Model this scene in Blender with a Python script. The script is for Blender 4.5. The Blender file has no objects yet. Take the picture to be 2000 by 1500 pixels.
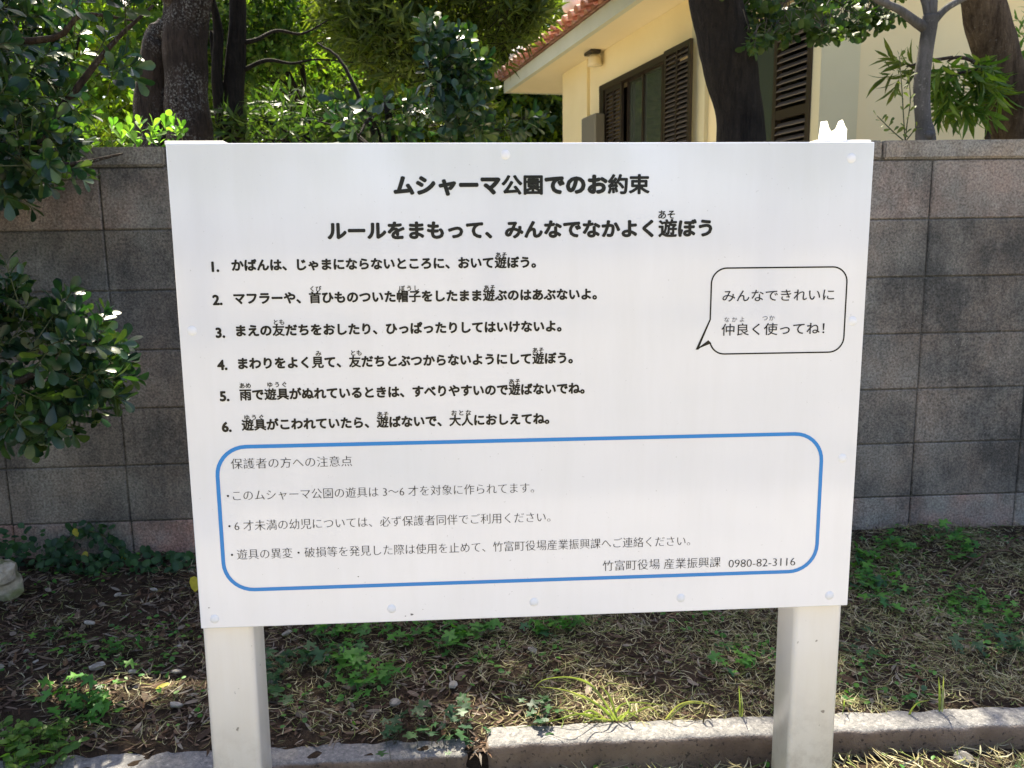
import bpy, bmesh, math, random
import numpy as np
from mathutils import Vector, Matrix, Euler

R = math.radians
random.seed(7)
rng = np.random.default_rng(11)
SC = bpy.context.scene
COL = SC.collection

# ---------------------------------------------------------------- camera
FPX, PITCH, ROLL, YAW = 1650.0, 0.1676, -0.0149, 0.0549
HC = 1.08                                    # eye height above the planting bed
def _rz(v, a):
    return Vector((v[0]*math.cos(a)-v[1]*math.sin(a), v[0]*math.sin(a)+v[1]*math.cos(a), v[2]))
_F = Vector((0, math.cos(PITCH), -math.sin(PITCH))); _U = Vector((0, math.sin(PITCH), math.cos(PITCH))); _R = Vector((1, 0, 0))
_R2 = _R*math.cos(ROLL) + _U*math.sin(ROLL); _U2 = _U*math.cos(ROLL) - _R*math.sin(ROLL)
CF, CU, CR = _rz(_F, -YAW), _rz(_U2, -YAW), _rz(_R2, -YAW)
CAM = Vector((0, 0, HC))
cam = bpy.data.cameras.new('camera'); cam.sensor_width = 36; cam.lens = 36*FPX/2000; cam.clip_start = 0.05; cam.clip_end = 400
camo = bpy.data.objects.new('camera', cam); COL.objects.link(camo)
M = Matrix.Identity(4)
for i in range(3):
    M[i][0], M[i][1], M[i][2], M[i][3] = CR[i], CU[i], -CF[i], CAM[i]
camo.matrix_world = M
SC.camera = camo
cam.dof.use_dof = True; cam.dof.focus_distance = 1.5; cam.dof.aperture_fstop = 14.0

# ---------------------------------------------------------------- light
SUN_AZ, SUN_EL = R(-9), R(58)               # azimuth from +Y towards +X
SUN = Vector((math.sin(SUN_AZ)*math.cos(SUN_EL), math.cos(SUN_AZ)*math.cos(SUN_EL), math.sin(SUN_EL)))
w = bpy.data.worlds.new('World'); SC.world = w; w.use_nodes = True
nt = w.node_tree; nt.nodes.clear()
sky = nt.nodes.new('ShaderNodeTexSky'); sky.sky_type = 'NISHITA'; sky.sun_disc = False
sky.sun_elevation = SUN_EL; sky.sun_rotation = SUN_AZ; sky.air_density = 1.0; sky.dust_density = 3.0; sky.ozone_density = 1.0
warm = nt.nodes.new('ShaderNodeMix'); warm.data_type = 'RGBA'; warm.blend_type = 'MULTIPLY'; warm.inputs[0].default_value = 1
warm.inputs[7].default_value = (1.0, 0.94, 0.97, 1)
bg = nt.nodes.new('ShaderNodeBackground'); bg.inputs[1].default_value = 0.115
wo = nt.nodes.new('ShaderNodeOutputWorld')
nt.links.new(sky.outputs[0], warm.inputs[6]); nt.links.new(warm.outputs[2], bg.inputs[0]); nt.links.new(bg.outputs[0], wo.inputs[0])
sl = bpy.data.lights.new('sun', 'SUN'); sl.energy = 5.0; sl.angle = R(0.5); sl.color = (1.0, 0.90, 0.72)
so = bpy.data.objects.new('sun', sl); COL.objects.link(so); so.rotation_euler = SUN.to_track_quat('Z', 'Y').to_euler()
so.location = (0, 0, 12)
SC.view_settings.view_transform = 'Standard'; SC.view_settings.look = 'None'; SC.view_settings.gamma = 1; SC.view_settings.use_curve_mapping = False
SC.view_settings.exposure = 2.08
SC.cycles.max_bounces = 8; SC.cycles.diffuse_bounces = 4; SC.cycles.transparent_max_bounces = 8
SC.cycles.caustics_reflective = False; SC.cycles.caustics_refractive = False

# ---------------------------------------------------------------- geometry from the view
def ray(px, py):
    return (CF*FPX + CR*(px-1000) - CU*(py-750)).normalized()
def on_z(px, py, z):
    d = ray(px, py); return CAM + d*((z-CAM.z)/d.z)
def on_y(px, py, y):
    d = ray(px, py); return CAM + d*((y-CAM.y)/d.y)
def on_plane(px, py, p0, n):
    d = ray(px, py); return CAM + d*((Vector(p0)-CAM).dot(n)/d.dot(n))
def project(P):
    P = np.atleast_2d(P) - np.array(CAM)
    z = P @ np.array(CF); x = P @ np.array(CR); y = P @ np.array(CU)
    zz = np.where(z > 0.05, z, 0.05)
    return 1000 + FPX*x/zz, 750 - FPX*y/zz, z

# ---------------------------------------------------------------- object helpers
def tag(o, label=None, cat=None, group=None, kind=None):
    if label: o['label'] = label
    if cat: o['category'] = cat
    if group: o['group'] = group
    if kind: o['kind'] = kind
    return o
def empty(name, loc, rz=0.0, **k):
    o = bpy.data.objects.new(name, None); COL.objects.link(o)
    o.location = loc; o.rotation_euler = (0, 0, rz); o.empty_display_size = 0.1
    return tag(o, **k)
def link(name, me, mat=None, parent=None, loc=None, rot=None, scale=None, **k):
    o = bpy.data.objects.new(name, me); COL.objects.link(o)
    if mat and not me.materials: me.materials.append(mat)
    if parent: o.parent = parent
    if loc is not None: o.location = loc
    if rot is not None: o.rotation_euler = rot
    if scale is not None: o.scale = scale if hasattr(scale, '__len__') else (scale,)*3
    return tag(o, **k)
def shade(me, smooth=True):
    me.polygons.foreach_set('use_smooth', [smooth]*len(me.polygons)); return me
def mesh(name, v, f, smooth=False):
    me = bpy.data.meshes.new(name); me.from_pydata([tuple(x) for x in v], [], [tuple(x) for x in f]); me.update()
    if smooth: shade(me)
    return me
def tri_mesh(name, V, T, tint=None, smooth=True):
    """big triangle mesh from numpy arrays"""
    me = bpy.data.meshes.new(name)
    me.vertices.add(len(V)); me.vertices.foreach_set('co', np.ascontiguousarray(V, np.float32).ravel())
    me.loops.add(T.size); me.loops.foreach_set('vertex_index', np.ascontiguousarray(T, np.int32).ravel())
    me.polygons.add(len(T)); me.polygons.foreach_set('loop_start', np.arange(0, T.size, 3, dtype=np.int32))
    try: me.polygons.foreach_set('loop_total', np.full(len(T), 3, np.int32))
    except Exception: pass
    if tint is not None:
        a = me.attributes.new('tint', 'FLOAT', 'POINT'); a.data.foreach_set('value', np.ascontiguousarray(tint, np.float32))
    me.update(); me.validate()
    if smooth: shade(me)
    return me
def box_me(name, lo, hi, bevel=0.0, seg=2, smooth=False):
    bm = bmesh.new()
    bmesh.ops.create_cube(bm, size=1)
    for v in bm.verts:
        v.co = Vector([(lo[i]+hi[i])/2 + v.co[i]*(hi[i]-lo[i]) for i in range(3)])
    if bevel: bmesh.ops.bevel(bm, geom=bm.edges[:], offset=bevel, segments=seg, profile=0.5, affect='EDGES')
    me = bpy.data.meshes.new(name); bm.to_mesh(me); bm.free()
    if smooth: shade(me)
    return me
def join(name, parts):
    """several (verts, faces) lists -> one mesh"""
    V = []; F = []
    for v, f in parts:
        n = len(V); V += [tuple(x) for x in v]; F += [tuple(i+n for i in q) for q in f]
    return mesh(name, V, F)
def box_vf(lo, hi):
    x0, y0, z0 = lo; x1, y1, z1 = hi
    return ([(x0,y0,z0),(x1,y0,z0),(x1,y1,z0),(x0,y1,z0),(x0,y0,z1),(x1,y0,z1),(x1,y1,z1),(x0,y1,z1)],
            [(0,3,2,1),(4,5,6,7),(0,1,5,4),(1,2,6,5),(2,3,7,6),(3,0,4,7)])
def wob(P, f=1.0, s=0.0):
    """cheap smooth pseudo-noise, -1..1"""
    P = np.asarray(P)*f
    x, y, z = P[..., 0], P[..., 1], P[..., 2]
    return (np.sin(x*1.7+s+1.3*np.sin(y*1.1+z*.7+s)) + np.sin(y*2.1-s+1.7*np.sin(z*1.3-x*.9)) + np.sin(z*1.9+2*s+1.1*np.sin(x*1.5+y*.6)))/3
def tube_arrays(pts, rad, seg=8, rough=0.0, sub=4, seed=0.0):
    """tapered limb through points (catmull-rom)"""
    P = np.array([tuple(p) for p in pts], float); rad = np.array(rad, float)
    n = len(P); out = []; rr = []
    ext = np.vstack([2*P[0]-P[1], P, 2*P[-1]-P[-2]])
    for i in range(n-1):
        p0, p1, p2, p3 = ext[i:i+4]
        for k in range(sub):
            t = k/sub
            out.append(.5*((2*p1)+(-p0+p2)*t+(2*p0-5*p1+4*p2-p3)*t*t+(-p0+3*p1-3*p2+p3)*t**3)); rr.append(rad[i]*(1-t)+rad[i+1]*t)
    out.append(P[-1]); rr.append(rad[-1])
    out = np.array(out); rr = np.array(rr); m = len(out)
    tan = np.gradient(out, axis=0); tan /= np.linalg.norm(tan, axis=1)[:, None]+1e-9
    ref = np.array([1.0, 0.13, 0.07]);
    if abs(tan[0] @ ref) > .9: ref = np.array([0, 1.0, .1])
    a = ref - tan*(tan @ ref)[:, None]; a /= np.linalg.norm(a, axis=1)[:, None]; b = np.cross(tan, a)
    th = np.linspace(0, 2*np.pi, seg, endpoint=False)
    ring = a[:, None, :]*np.cos(th)[None, :, None] + b[:, None, :]*np.sin(th)[None, :, None]
    V = out[:, None, :] + ring*rr[:, None, None]
    if rough:
        nn = wob(V, 9, seed)*.6 + wob(V*np.array([3, 3, .8]), 14, seed+3)*.4
        V = V + ring*(nn*rough*rr[:, None])[..., None]
    V = V.reshape(-1, 3); T = []
    for i in range(m-1):
        for j in range(seg):
            q = (i*seg+j, i*seg+(j+1) % seg, (i+1)*seg+(j+1) % seg, (i+1)*seg+j)
            T += [(q[0], q[1], q[2]), (q[0], q[2], q[3])]
    V = np.vstack([V, out[:1], out[-1:]]); c0 = len(V)-2
    for j in range(seg):
        T += [(c0, (j+1) % seg, j), (c0+1, (m-1)*seg+j, (m-1)*seg+(j+1) % seg)]
    return V, np.array(T)
def merge(arrs):
    V = []; T = []; n = 0
    for v, t in arrs:
        V.append(v); T.append(t+n); n += len(v)
    return np.vstack(V), np.vstack(T)
def tube_obj(name, pts, rad, mat, parent, seg=8, rough=0.0, sub=4, **k):
    V, T = tube_arrays(pts, rad, seg, rough, sub, random.random()*9)
    base = np.array(parent.location) if parent else 0
    return link(name, tri_mesh(name, V-base, T), mat, parent, **k)

# ---------------------------------------------------------------- materials
class NM:
    def __init__(s, name):
        s.m = bpy.data.materials.new(name); s.m.use_nodes = True; s.t = s.m.node_tree; s.t.nodes.clear()
        s.out = s.n('ShaderNodeOutputMaterial'); s.p = s.n('ShaderNodeBsdfPrincipled'); s.l(s.p.outputs[0], s.out.inputs[0])
    def n(s, t, **k):
        o = s.t.nodes.new(t)
        for a, b in k.items(): setattr(o, a, b)
        return o
    def l(s, a, b): s.t.links.new(a, b)
    def coord(s, kind='Object', scale=(1, 1, 1)):
        if kind == 'World': c = s.n('ShaderNodeNewGeometry').outputs['Position']
        else: c = s.n('ShaderNodeTexCoord').outputs[kind]
        mp = s.n('ShaderNodeMapping'); mp.inputs['Scale'].default_value = scale; s.l(c, mp.inputs[0]); return mp.outputs[0]
    def noise(s, co, scale, detail=4, rough=.55, dist=0):
        o = s.n('ShaderNodeTexNoise'); o.inputs['Scale'].default_value = scale; o.inputs['Detail'].default_value = detail
        o.inputs['Roughness'].default_value = rough; o.inputs['Distortion'].default_value = dist; s.l(co, o.inputs['Vector']); return o.outputs[0]
    def voro(s, co, scale, feature='F1'):
        o = s.n('ShaderNodeTexVoronoi'); o.inputs['Scale'].default_value = scale; o.feature = feature; s.l(co, o.inputs['Vector']); return o
    def ramp(s, fac, stops, interp='LINEAR'):
        o = s.n('ShaderNodeValToRGB'); o.color_ramp.interpolation = interp
        e = o.color_ramp.elements
        while len(e) < len(stops): e.new(0.5)
        for i, (p, c) in enumerate(stops):
            e[i].position = p; e[i].color = (*c, 1) if hasattr(c, '__len__') else (c, c, c, 1)
        s.l(fac, o.inputs[0]); return o.outputs[0]
    def mix(s, a, b, fac, mode='MIX'):
        o = s.n('ShaderNodeMix', data_type='RGBA', blend_type=mode)
        for sock, v in ((o.inputs[0], fac), (o.inputs[6], a), (o.inputs[7], b)):
            if isinstance(v, (int, float)): sock.default_value = v
            elif isinstance(v, tuple): sock.default_value = (*v, 1)
            else: s.l(v, sock)
        return o.outputs[2]
    def math(s, op, a, b=0.0, clamp=False):
        o = s.n('ShaderNodeMath', operation=op, use_clamp=clamp)
        for sock, v in ((o.inputs[0], a), (o.inputs[1], b)):
            if isinstance(v, (int, float)): sock.default_value = v
            else: s.l(v, sock)
        return o.outputs[0]
    def bump(s, h, strength=.3, dist=.005):
        o = s.n('ShaderNodeBump'); o.inputs['Strength'].default_value = strength; o.inputs['Distance'].default_value = dist
        s.l(h, o.inputs['Height']); s.l(o.outputs[0], s.p.inputs['Normal']); return o.outputs[0]
    def rand(s): return s.n('ShaderNodeObjectInfo').outputs['Random']
    def base(s, c):
        if isinstance(c, tuple): s.p.inputs['Base Color'].default_value = (*c, 1)
        else: s.l(c, s.p.inputs['Base Color'])
    def set(s, **k):
        for a, b in k.items(): s.p.inputs[a.replace('_', ' ')].default_value = b

def leaf_mat(name, cols, trans=.35, tcol=None, rough=.48, spec=.3):
    m = NM(name)
    at = m.n('ShaderNodeAttribute', attribute_name='tint').outputs['Fac']
    f = m.math('FRACT', m.math('ADD', at, m.rand()))
    c = m.ramp(f, [(i/(len(cols)-1), col) for i, col in enumerate(cols)])
    co = m.coord('World'); c = m.mix(c, m.ramp(m.noise(co, 60, 3), [(.3, .75), (.7, 1.15)]), 1.0, 'MULTIPLY')
    m.base(c); m.set(Roughness=rough); m.p.inputs['Specular IOR Level'].default_value = spec
    tr = m.n('ShaderNodeBsdfTranslucent'); tc = m.mix(c, tcol or (1.7, 2.0, .55), 1.0, 'MULTIPLY'); m.l(tc, tr.inputs[0])
    mx = m.n('ShaderNodeMixShader'); mx.inputs[0].default_value = trans
    m.l(m.p.outputs[0], mx.inputs[1]); m.l(tr.outputs[0], mx.inputs[2]); m.l(mx.outputs[0], m.out.inputs[0])
    return m.m
def bark_mat(name, cols, lichen=0.0, scale=1.0, bump=.8):
    m = NM(name); co = m.coord('World', (1, 1, .28)); c2 = m.coord('World')
    h1 = m.noise(co, 26*scale, 6, .7, .9); h = m.math('ADD', m.math('MULTIPLY', h1, .65), m.math('MULTIPLY', m.noise(c2, 95*scale, 5, .75), .35))
    cs = m.coord('World', (1, 1, .13)); crack = m.ramp(m.noise(cs, 55*scale, 4, .7, .5), [(.40, 0.0), (.52, 1.0)]); h = m.math('ADD', m.math('MULTIPLY', h, .85), m.math('MULTIPLY', crack, .15*min(1, bump)))
    c = m.ramp(h, [(.36, cols[0]), (.58, cols[1]), (.78, cols[2])])
    c = m.mix(c, m.ramp(m.noise(c2, 5, 3), [(.3, .6), (.7, 1.2)]), 1.0, 'MULTIPLY')
    if lichen:
        s = m.ramp(m.noise(c2, 85, 5, .7), [(.60-lichen*.1, 0.0), (.66-lichen*.1, 1.0)])
        s = m.math('MULTIPLY', s, m.ramp(m.noise(c2, 4, 2), [(.45, 0.0), (.6, 1.0)])); c = m.mix(c, (.30, .30, .27), m.math('MULTIPLY', s, .4))
    m.base(c); m.set(Roughness=.9); m.p.inputs['Specular IOR Level'].default_value = .15; m.bump(h, bump, .02)
    return m.m

MAT = {}
def build_mats():
    # painted sign metal
    m = NM('white_painted_metal'); co = m.coord('World')
    n = m.noise(co, 3.0, 2); c = m.ramp(n, [(.3, (.66, .685, .74)), (.7, (.69, .71, .76))]); st = m.coord('World', (1, 1, .12)); c = m.mix(c, m.ramp(m.noise(st, 18, 5, .7), [(.35, (.94, .938, .925)), (.6, (1, 1, 1))]), .5, 'MULTIPLY'); c = m.mix(c, m.ramp(m.noise(co, 160, 3, .6), [(.25, .6), (.3, 1.0)]), .6, 'MULTIPLY'); m.base(c)
    m.l(m.ramp(m.noise(co, 6, 3), [(.3, .13), (.7, .20)]), m.p.inputs['Roughness']); m.bump(m.noise(co, 9, 2), .05, .004)
    m.p.inputs['Specular IOR Level'].default_value = .75; m.set(Coat_Weight=1.0, Coat_Roughness=.09, Coat_IOR=1.65)
    MAT['sign'] = m.m
    m = NM('cream_painted_post'); co = m.coord('World')
    sp = m.ramp(m.noise(co, 55, 2, .5), [(.24, 1.0), (.27, 0.0)])
    c = m.mix(m.ramp(m.noise(co, 4, 3), [(.3, (.80, .76, .69)), (.7, (.84, .81, .76))]), (.12, .09, .06), m.math('MULTIPLY', sp, .7))
    zz = m.n('ShaderNodeSeparateXYZ'); m.l(co, zz.inputs[0]); g = m.math('MULTIPLY', m.ramp(zz.outputs[2], [(.0, 1.0), (.22, 0.0)]), m.ramp(m.noise(co, 30, 5, .7), [(.45, 0.0), (.66, .4)])); c = m.mix(c, (.30, .24, .17), g); st = m.coord('World', (1, 1, .1)); c = m.mix(c, m.ramp(m.noise(st, 30, 4, .7), [(.35, (.92, .90, .86)), (.6, (1, 1, 1))]), .4, 'MULTIPLY'); m.base(c); m.set(Roughness=.28); m.bump(m.noise(co, 160, 2), .05, .001); MAT['post'] = m.m
    m = NM('matt_rivet'); m.base((.74, .755, .78)); m.set(Roughness=.55); MAT['rivet'] = m.m
    for k, c, r in (('ink', (.012, .012, .012), .22), ('thin_ink', (.02, .02, .026), .25), ('blue', (.03, .22, .56), .22), ('furigana_grey', (.10, .10, .11), .3)):
        m = NM('printed_'+k); m.base(c); m.set(Roughness=r); m.p.inputs['Specular IOR Level'].default_value = .3; MAT[k] = m.m
    m = NM('translucent_plastic'); m.base((.9, .9, .87)); m.set(Roughness=.4)
    tr = m.n('ShaderNodeBsdfTranslucent'); tr.inputs[0].default_value = (.98, .97, .92, 1)
    mx = m.n('ShaderNodeMixShader'); mx.inputs[0].default_value = .75
    m.l(m.p.outputs[0], mx.inputs[1]); m.l(tr.outputs[0], mx.inputs[2]); m.l(mx.outputs[0], m.out.inputs[0]); MAT['flap'] = m.m
    # concrete blocks
    def block(name, pink, stain, light=1.0):
        m = NM(name); co = m.coord('World'); fine = m.noise(co, 130, 4, .7)
        oi = m.n('ShaderNodeObjectInfo').outputs['Random']
        c = m.mix(tuple(x*light for x in pink), (.25*light, .24*light, .21*light), m.ramp(m.noise(co, 4.5, 4), [(.35, 0.0), (.65, 1.0)]))
        c = m.mix(c, (.34*light, .33*light, .29*light), m.ramp(m.noise(co, 17, 5, .75), [(.5, 0.0), (.75, .55)]))
        st = m.coord('World', (1, 1, .35))
        f = m.math('ADD', m.math('MULTIPLY', m.noise(co, 2.6, 3, .6, .3), .55), m.math('MULTIPLY', m.noise(st, 15, 5, .75), .30))
        f = m.math('ADD', f, m.math('MULTIPLY', m.noise(co, 60, 4, .8), .22)); f = m.math('ADD', f, m.math('MULTIPLY', oi, .06))
        sm = m.ramp(f, [(.50-stain*.05, 0.0), (.70-stain*.05, .9)])
        c = m.mix(c, (.066, .066, .062), sm)
        c = m.mix(c, m.ramp(fine, [(.32, .35), (.62, 1.3)]), .85, 'MULTIPLY')
        v = m.voro(co, 95); spk = m.math('MULTIPLY', m.ramp(v.outputs['Distance'], [(.12, 1.0), (.2, 0.0)]), m.ramp(v.outputs['Color'], [(.72, 0.0), (.76, .7)]))
        c = m.mix(c, (.42, .40, .36), spk)
        m.base(c); m.set(Roughness=.95); m.p.inputs['Specular IOR Level'].default_value = .15
        m.bump(m.math('ADD', m.math('MULTIPLY', fine, 1.2), m.math('MULTIPLY', m.noise(co, 420, 2), .6)), .8, .004)
        return m.m
    MAT['block'] = block('weathered_block', (.27, .22, .175), 1.0, .95)
    MAT['block_top'] = block('pinkish_top_block', (.29, .22, .18), .6, 1.1)
    MAT['block_low'] = block('pinkish_bottom_block', (.36, .215, .17), -1.2, 1.0)
    MAT['mortar'] = block('dark_mortar', (.16, .14, .12), .8, .7)
    MAT['coping'] = block('mossy_coping', (.30, .24, .18), .1, 1.1)
    # kerb
    m = NM('kerb_concrete'); co = m.coord('World'); v = m.voro(co, 75)
    c = m.ramp(m.noise(co, 6, 5, .65), [(.3, (.10, .065, .042)), (.55, (.19, .13, .085)), (.75, (.25, .185, .125))])
    pit = m.ramp(m.noise(co, 100, 4, .7), [(.34, 0.0), (.42, 1.0)])
    c = m.mix((.05, .035, .025), c, pit)
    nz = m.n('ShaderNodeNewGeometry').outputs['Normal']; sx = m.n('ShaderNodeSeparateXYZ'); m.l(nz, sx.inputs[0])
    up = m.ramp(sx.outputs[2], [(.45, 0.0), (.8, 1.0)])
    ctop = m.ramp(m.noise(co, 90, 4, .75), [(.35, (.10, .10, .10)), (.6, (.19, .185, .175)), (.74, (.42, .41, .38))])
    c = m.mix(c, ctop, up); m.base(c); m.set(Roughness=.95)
    m.bump(m.math('ADD', pit, m.noise(co, 220, 3)), .6, .004); MAT['kerb'] = m.m
    # soil
    m = NM('soil'); co = m.coord('World')
    c = m.ramp(m.noise(co, 14, 6, .7), [(.3, (.018, .012, .008)), (.5, (.04, .028, .019)), (.7, (.07, .05, .034))])
    m.base(c); m.p.inputs['Specular IOR Level'].default_value = .1; m.set(Roughness=1.0); m.bump(m.noise(co, 60, 5, .7), .9, .02); MAT['soil'] = m.m
    m = NM('sunny_lawn'); co = m.coord('World')
    c = m.ramp(m.noise(co, 1.4, 6, .7), [(.3, (.12, .12, .05)), (.5, (.24, .21, .14)), (.7, (.36, .32, .24))])
    m.base(c); m.p.inputs['Specular IOR Level'].default_value = .1; m.set(Roughness=1.0); m.bump(m.noise(co, 60, 5, .7), .9, .02); MAT['lawn'] = m.m
    m = NM('coral_yard'); co = m.coord('World')
    m.base(m.ramp(m.noise(co, 3, 6, .7), [(.3, (.48, .43, .31)), (.7, (.66, .60, .46))])); m.set(Roughness=1.0); m.bump(m.noise(co, 60, 5, .7), .9, .02); MAT['yard'] = m.m
    m = NM('pale_bounce_ground'); co = m.coord('World'); m.base(m.ramp(m.noise(co, 3, 6, .7), [(.3, (.24, .21, .15)), (.7, (.38, .345, .27))])); m.set(Roughness=1.0); MAT['path'] = m.m  # pale ground colour chosen to bounce sunlight up onto the posts
    def litter(name, cols):
        m = NM(name); at = m.n('ShaderNodeAttribute', attribute_name='tint').outputs['Fac']
        c = m.ramp(at, [(i/(len(cols)-1), c) for i, c in enumerate(cols)])
        m.base(c); m.set(Roughness=.85); m.p.inputs['Specular IOR Level'].default_value = .2; return m.m
    MAT['litter'] = litter('leaf_litter', [(.02, .013, .009), (.05, .032, .022), (.085, .055, .038), (.14, .10, .07), (.19, .17, .14), (.10, .055, .03), (.05, .035, .022)])
    MAT['straw'] = litter('dry_grass', [(.08, .065, .03), (.17, .145, .07), (.25, .22, .11), (.36, .335, .22), (.14, .16, .05), (.09, .125, .03)])
    m = NM('limestone'); co = m.coord('World')
    c = m.ramp(m.noise(co, 24, 5, .7), [(.3, (.16, .14, .10)), (.5, (.32, .29, .22)), (.7, (.46, .43, .36))])
    c = m.mix(c, (.10, .12, .03), m.ramp(m.noise(co, 11, 3), [(.5, 0.0), (.62, .8)])); m.base(c); m.set(Roughness=.95); m.bump(m.noise(co, 70, 4), .6, .008); MAT['rock'] = m.m
    m = NM('pale_chip'); co = m.coord('World'); m.base(m.ramp(m.noise(co, 60, 4), [(.3, (.12, .105, .085)), (.55, (.25, .235, .20)), (.7, (.40, .38, .34))])); m.set(Roughness=.9); MAT['chip'] = m.m
    # house
    def plaster(name, c0, c1):
        m = NM(name); co = m.coord('World'); c = m.ramp(m.noise(co, 2.0, 5, .6), [(.3, c0), (.7, c1)])
        m.base(c); m.set(Roughness=.9); m.bump(m.noise(co, 170, 3), .15, .003); return m.m
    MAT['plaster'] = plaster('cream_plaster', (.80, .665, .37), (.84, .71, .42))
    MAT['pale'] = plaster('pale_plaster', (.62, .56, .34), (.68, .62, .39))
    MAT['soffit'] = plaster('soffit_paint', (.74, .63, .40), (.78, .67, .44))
    MAT['fascia'] = plaster('fascia_paint', (.48, .48, .36), (.56, .56, .43))
    m = NM('brown_aluminium'); m.base((.045, .032, .022)); m.set(Roughness=.32, Metallic=.3); MAT['alu'] = m.m
    m = NM('brown_slat'); m.base((.075, .062, .05)); m.set(Roughness=.35); MAT['slat'] = m.m
    m = NM('window_glass'); m.base((.05, .06, .045)); m.set(Roughness=.06); m.p.inputs['Specular IOR Level'].default_value = .9; MAT['glass'] = m.m
    m = NM('unlit_room'); m.base((.03, .03, .025)); m.set(Roughness=.9); MAT['room'] = m.m  # near-black base colour stands in for the unlit interior
    m = NM('grey_plastic'); m.base((.17, .155, .12)); m.set(Roughness=.5); MAT['grey'] = m.m
    m = NM('black_metal'); m.base((.02, .015, .012)); m.set(Roughness=.4); MAT['black'] = m.m
    m = NM('clay_tile'); co = m.coord('World')
    c = m.ramp(m.noise(co, 14, 4), [(.3, (.28, .12, .075)), (.5, (.42, .21, .14)), (.7, (.56, .40, .31))])
    c = m.mix(c, m.ramp(m.rand(), [(0, .7), (1, 1.2)]), 1.0, 'MULTIPLY'); m.base(c); m.set(Roughness=.85); m.bump(m.noise(co, 90, 3), .4, .004); MAT['tile'] = m.m
    m = NM('lime_mortar'); m.base((.62, .58, .52)); m.set(Roughness=.95); MAT['lime'] = m.m
    # plants
    MAT['bark_dark'] = bark_mat('dark_bark', [(.008, .007, .006), (.022, .018, .014), (.05, .042, .034)])
    MAT['bark_brown'] = bark_mat('brown_bark', [(.02, .014, .010), (.055, .04, .028), (.10, .075, .055)], .35)
    MAT['bark_lichen'] = bark_mat('lichen_bark', [(.012, .009, .007), (.035, .026, .02), (.07, .055, .042)], .7)
    MAT['bark_grey'] = bark_mat('smooth_grey_bark', [(.07, .068, .062), (.12, .115, .11), (.17, .165, .155)], .2, 1.6, .25)
    MAT['bark_pale'] = bark_mat('ridged_pale_bark', [(.03, .02, .012), (.09, .065, .04), (.20, .15, .10)], .1, .9)
    MAT['stem'] = bark_mat('young_stem', [(.06, .07, .03), (.11, .11, .055), (.16, .15, .09)], 0, 2, .2)
    MAT['leaf_dark'] = leaf_mat('waxy_dark_leaf', [(.009, .030, .017), (.015, .045, .021), (.02, .06, .022), (.032, .075, .022), (.07, .11, .02), (.016, .05, .022)], .22, rough=.32, spec=.5)
    MAT['leaf_mid'] = leaf_mat('mid_green_leaf', [(.03, .075, .018), (.055, .115, .022), (.085, .15, .028), (.12, .165, .03)], .48, (2.0, 2.1, .5))
    MAT['leaf_bright'] = leaf_mat('young_leaf', [(.06, .15, .03), (.10, .20, .04), (.15, .24, .05)], .5)
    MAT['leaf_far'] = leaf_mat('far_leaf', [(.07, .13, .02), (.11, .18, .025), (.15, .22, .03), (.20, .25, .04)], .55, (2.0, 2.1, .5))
    MAT['leaf_olive'] = leaf_mat('narrow_olive_leaf', [(.045, .075, .018), (.075, .11, .025), (.11, .14, .035)], .48, (2.0, 2.0, .5))
    MAT['leaf_shade'] = leaf_mat('shaded_mid_leaf', [(.02, .045, .012), (.035, .07, .016), (.05, .09, .02), (.07, .10, .02)], .35, (1.6, 1.9, .5))  # darker version of the mid green, leaf shade put into the colour
    MAT['weed'] = leaf_mat('weed_leaf', [(.035, .13, .025), (.06, .19, .03), (.10, .25, .035), (.02, .075, .035)], .35)
    MAT['ivy'] = leaf_mat('ivy_leaf', [(.016, .05, .024), (.026, .075, .026), (.04, .10, .03)], .25)
    MAT['yellow'] = leaf_mat('yellow_leaf', [(.50, .42, .03), (.55, .50, .06)], .4, (1.2, 1.2, .6))
    MAT['grass'] = leaf_mat('fresh_grass', [(.14, .20, .05), (.19, .24, .07), (.30, .31, .12)], .42, (1.5, 1.6, .7))
build_mats()

# ---------------------------------------------------------------- leaf builders
def leaf_tpl(rows, fold=.10, droop=.12):
    """rows: (y, halfwidth) from base to tip -> verts, tris. leaf along +Y, upper face +Z"""
    V = []; T = []
    for y, hw in rows:
        zc = -droop*y*y
        V += [(-hw, y, zc+fold*hw*2), (0, y, zc), (hw, y, zc+fold*hw*2)]
    for i in range(len(rows)-1):
        a = 3*i; b = a+3
        for k in (0, 1):
            q = (a+k, a+k+1, b+k+1, b+k)
            if rows[i][1] == 0:
                T.append((q[0], q[2], q[3]))
            elif rows[i+1][1] == 0:
                T.append((q[0], q[1], q[2]))
            else: T += [(q[0], q[1], q[2]), (q[0], q[2], q[3])]
    return np.array(V, float), np.array(T)
TPL = {
    'obovate': leaf_tpl([(0, 0.0), (.25, .09), (.6, .22), (.85, .24), (1.0, .10), (1.03, 0)]),
    'obovate_low': leaf_tpl([(0, .02), (.6, .24), (1.0, 0)]),
    'round': leaf_tpl([(0, .0), (.2, .22), (.55, .33), (.85, .24), (1.0, 0)]),
    'lance': leaf_tpl([(0, .0), (.3, .085), (.65, .08), (1.0, 0)], .15, .22),
    'lance_low': leaf_tpl([(0, .01), (.45, .09), (1.0, 0)], .1, .2),
    'oval_low': leaf_tpl([(0, .02), (.5, .26), (1.0, 0)]),
}
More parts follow.
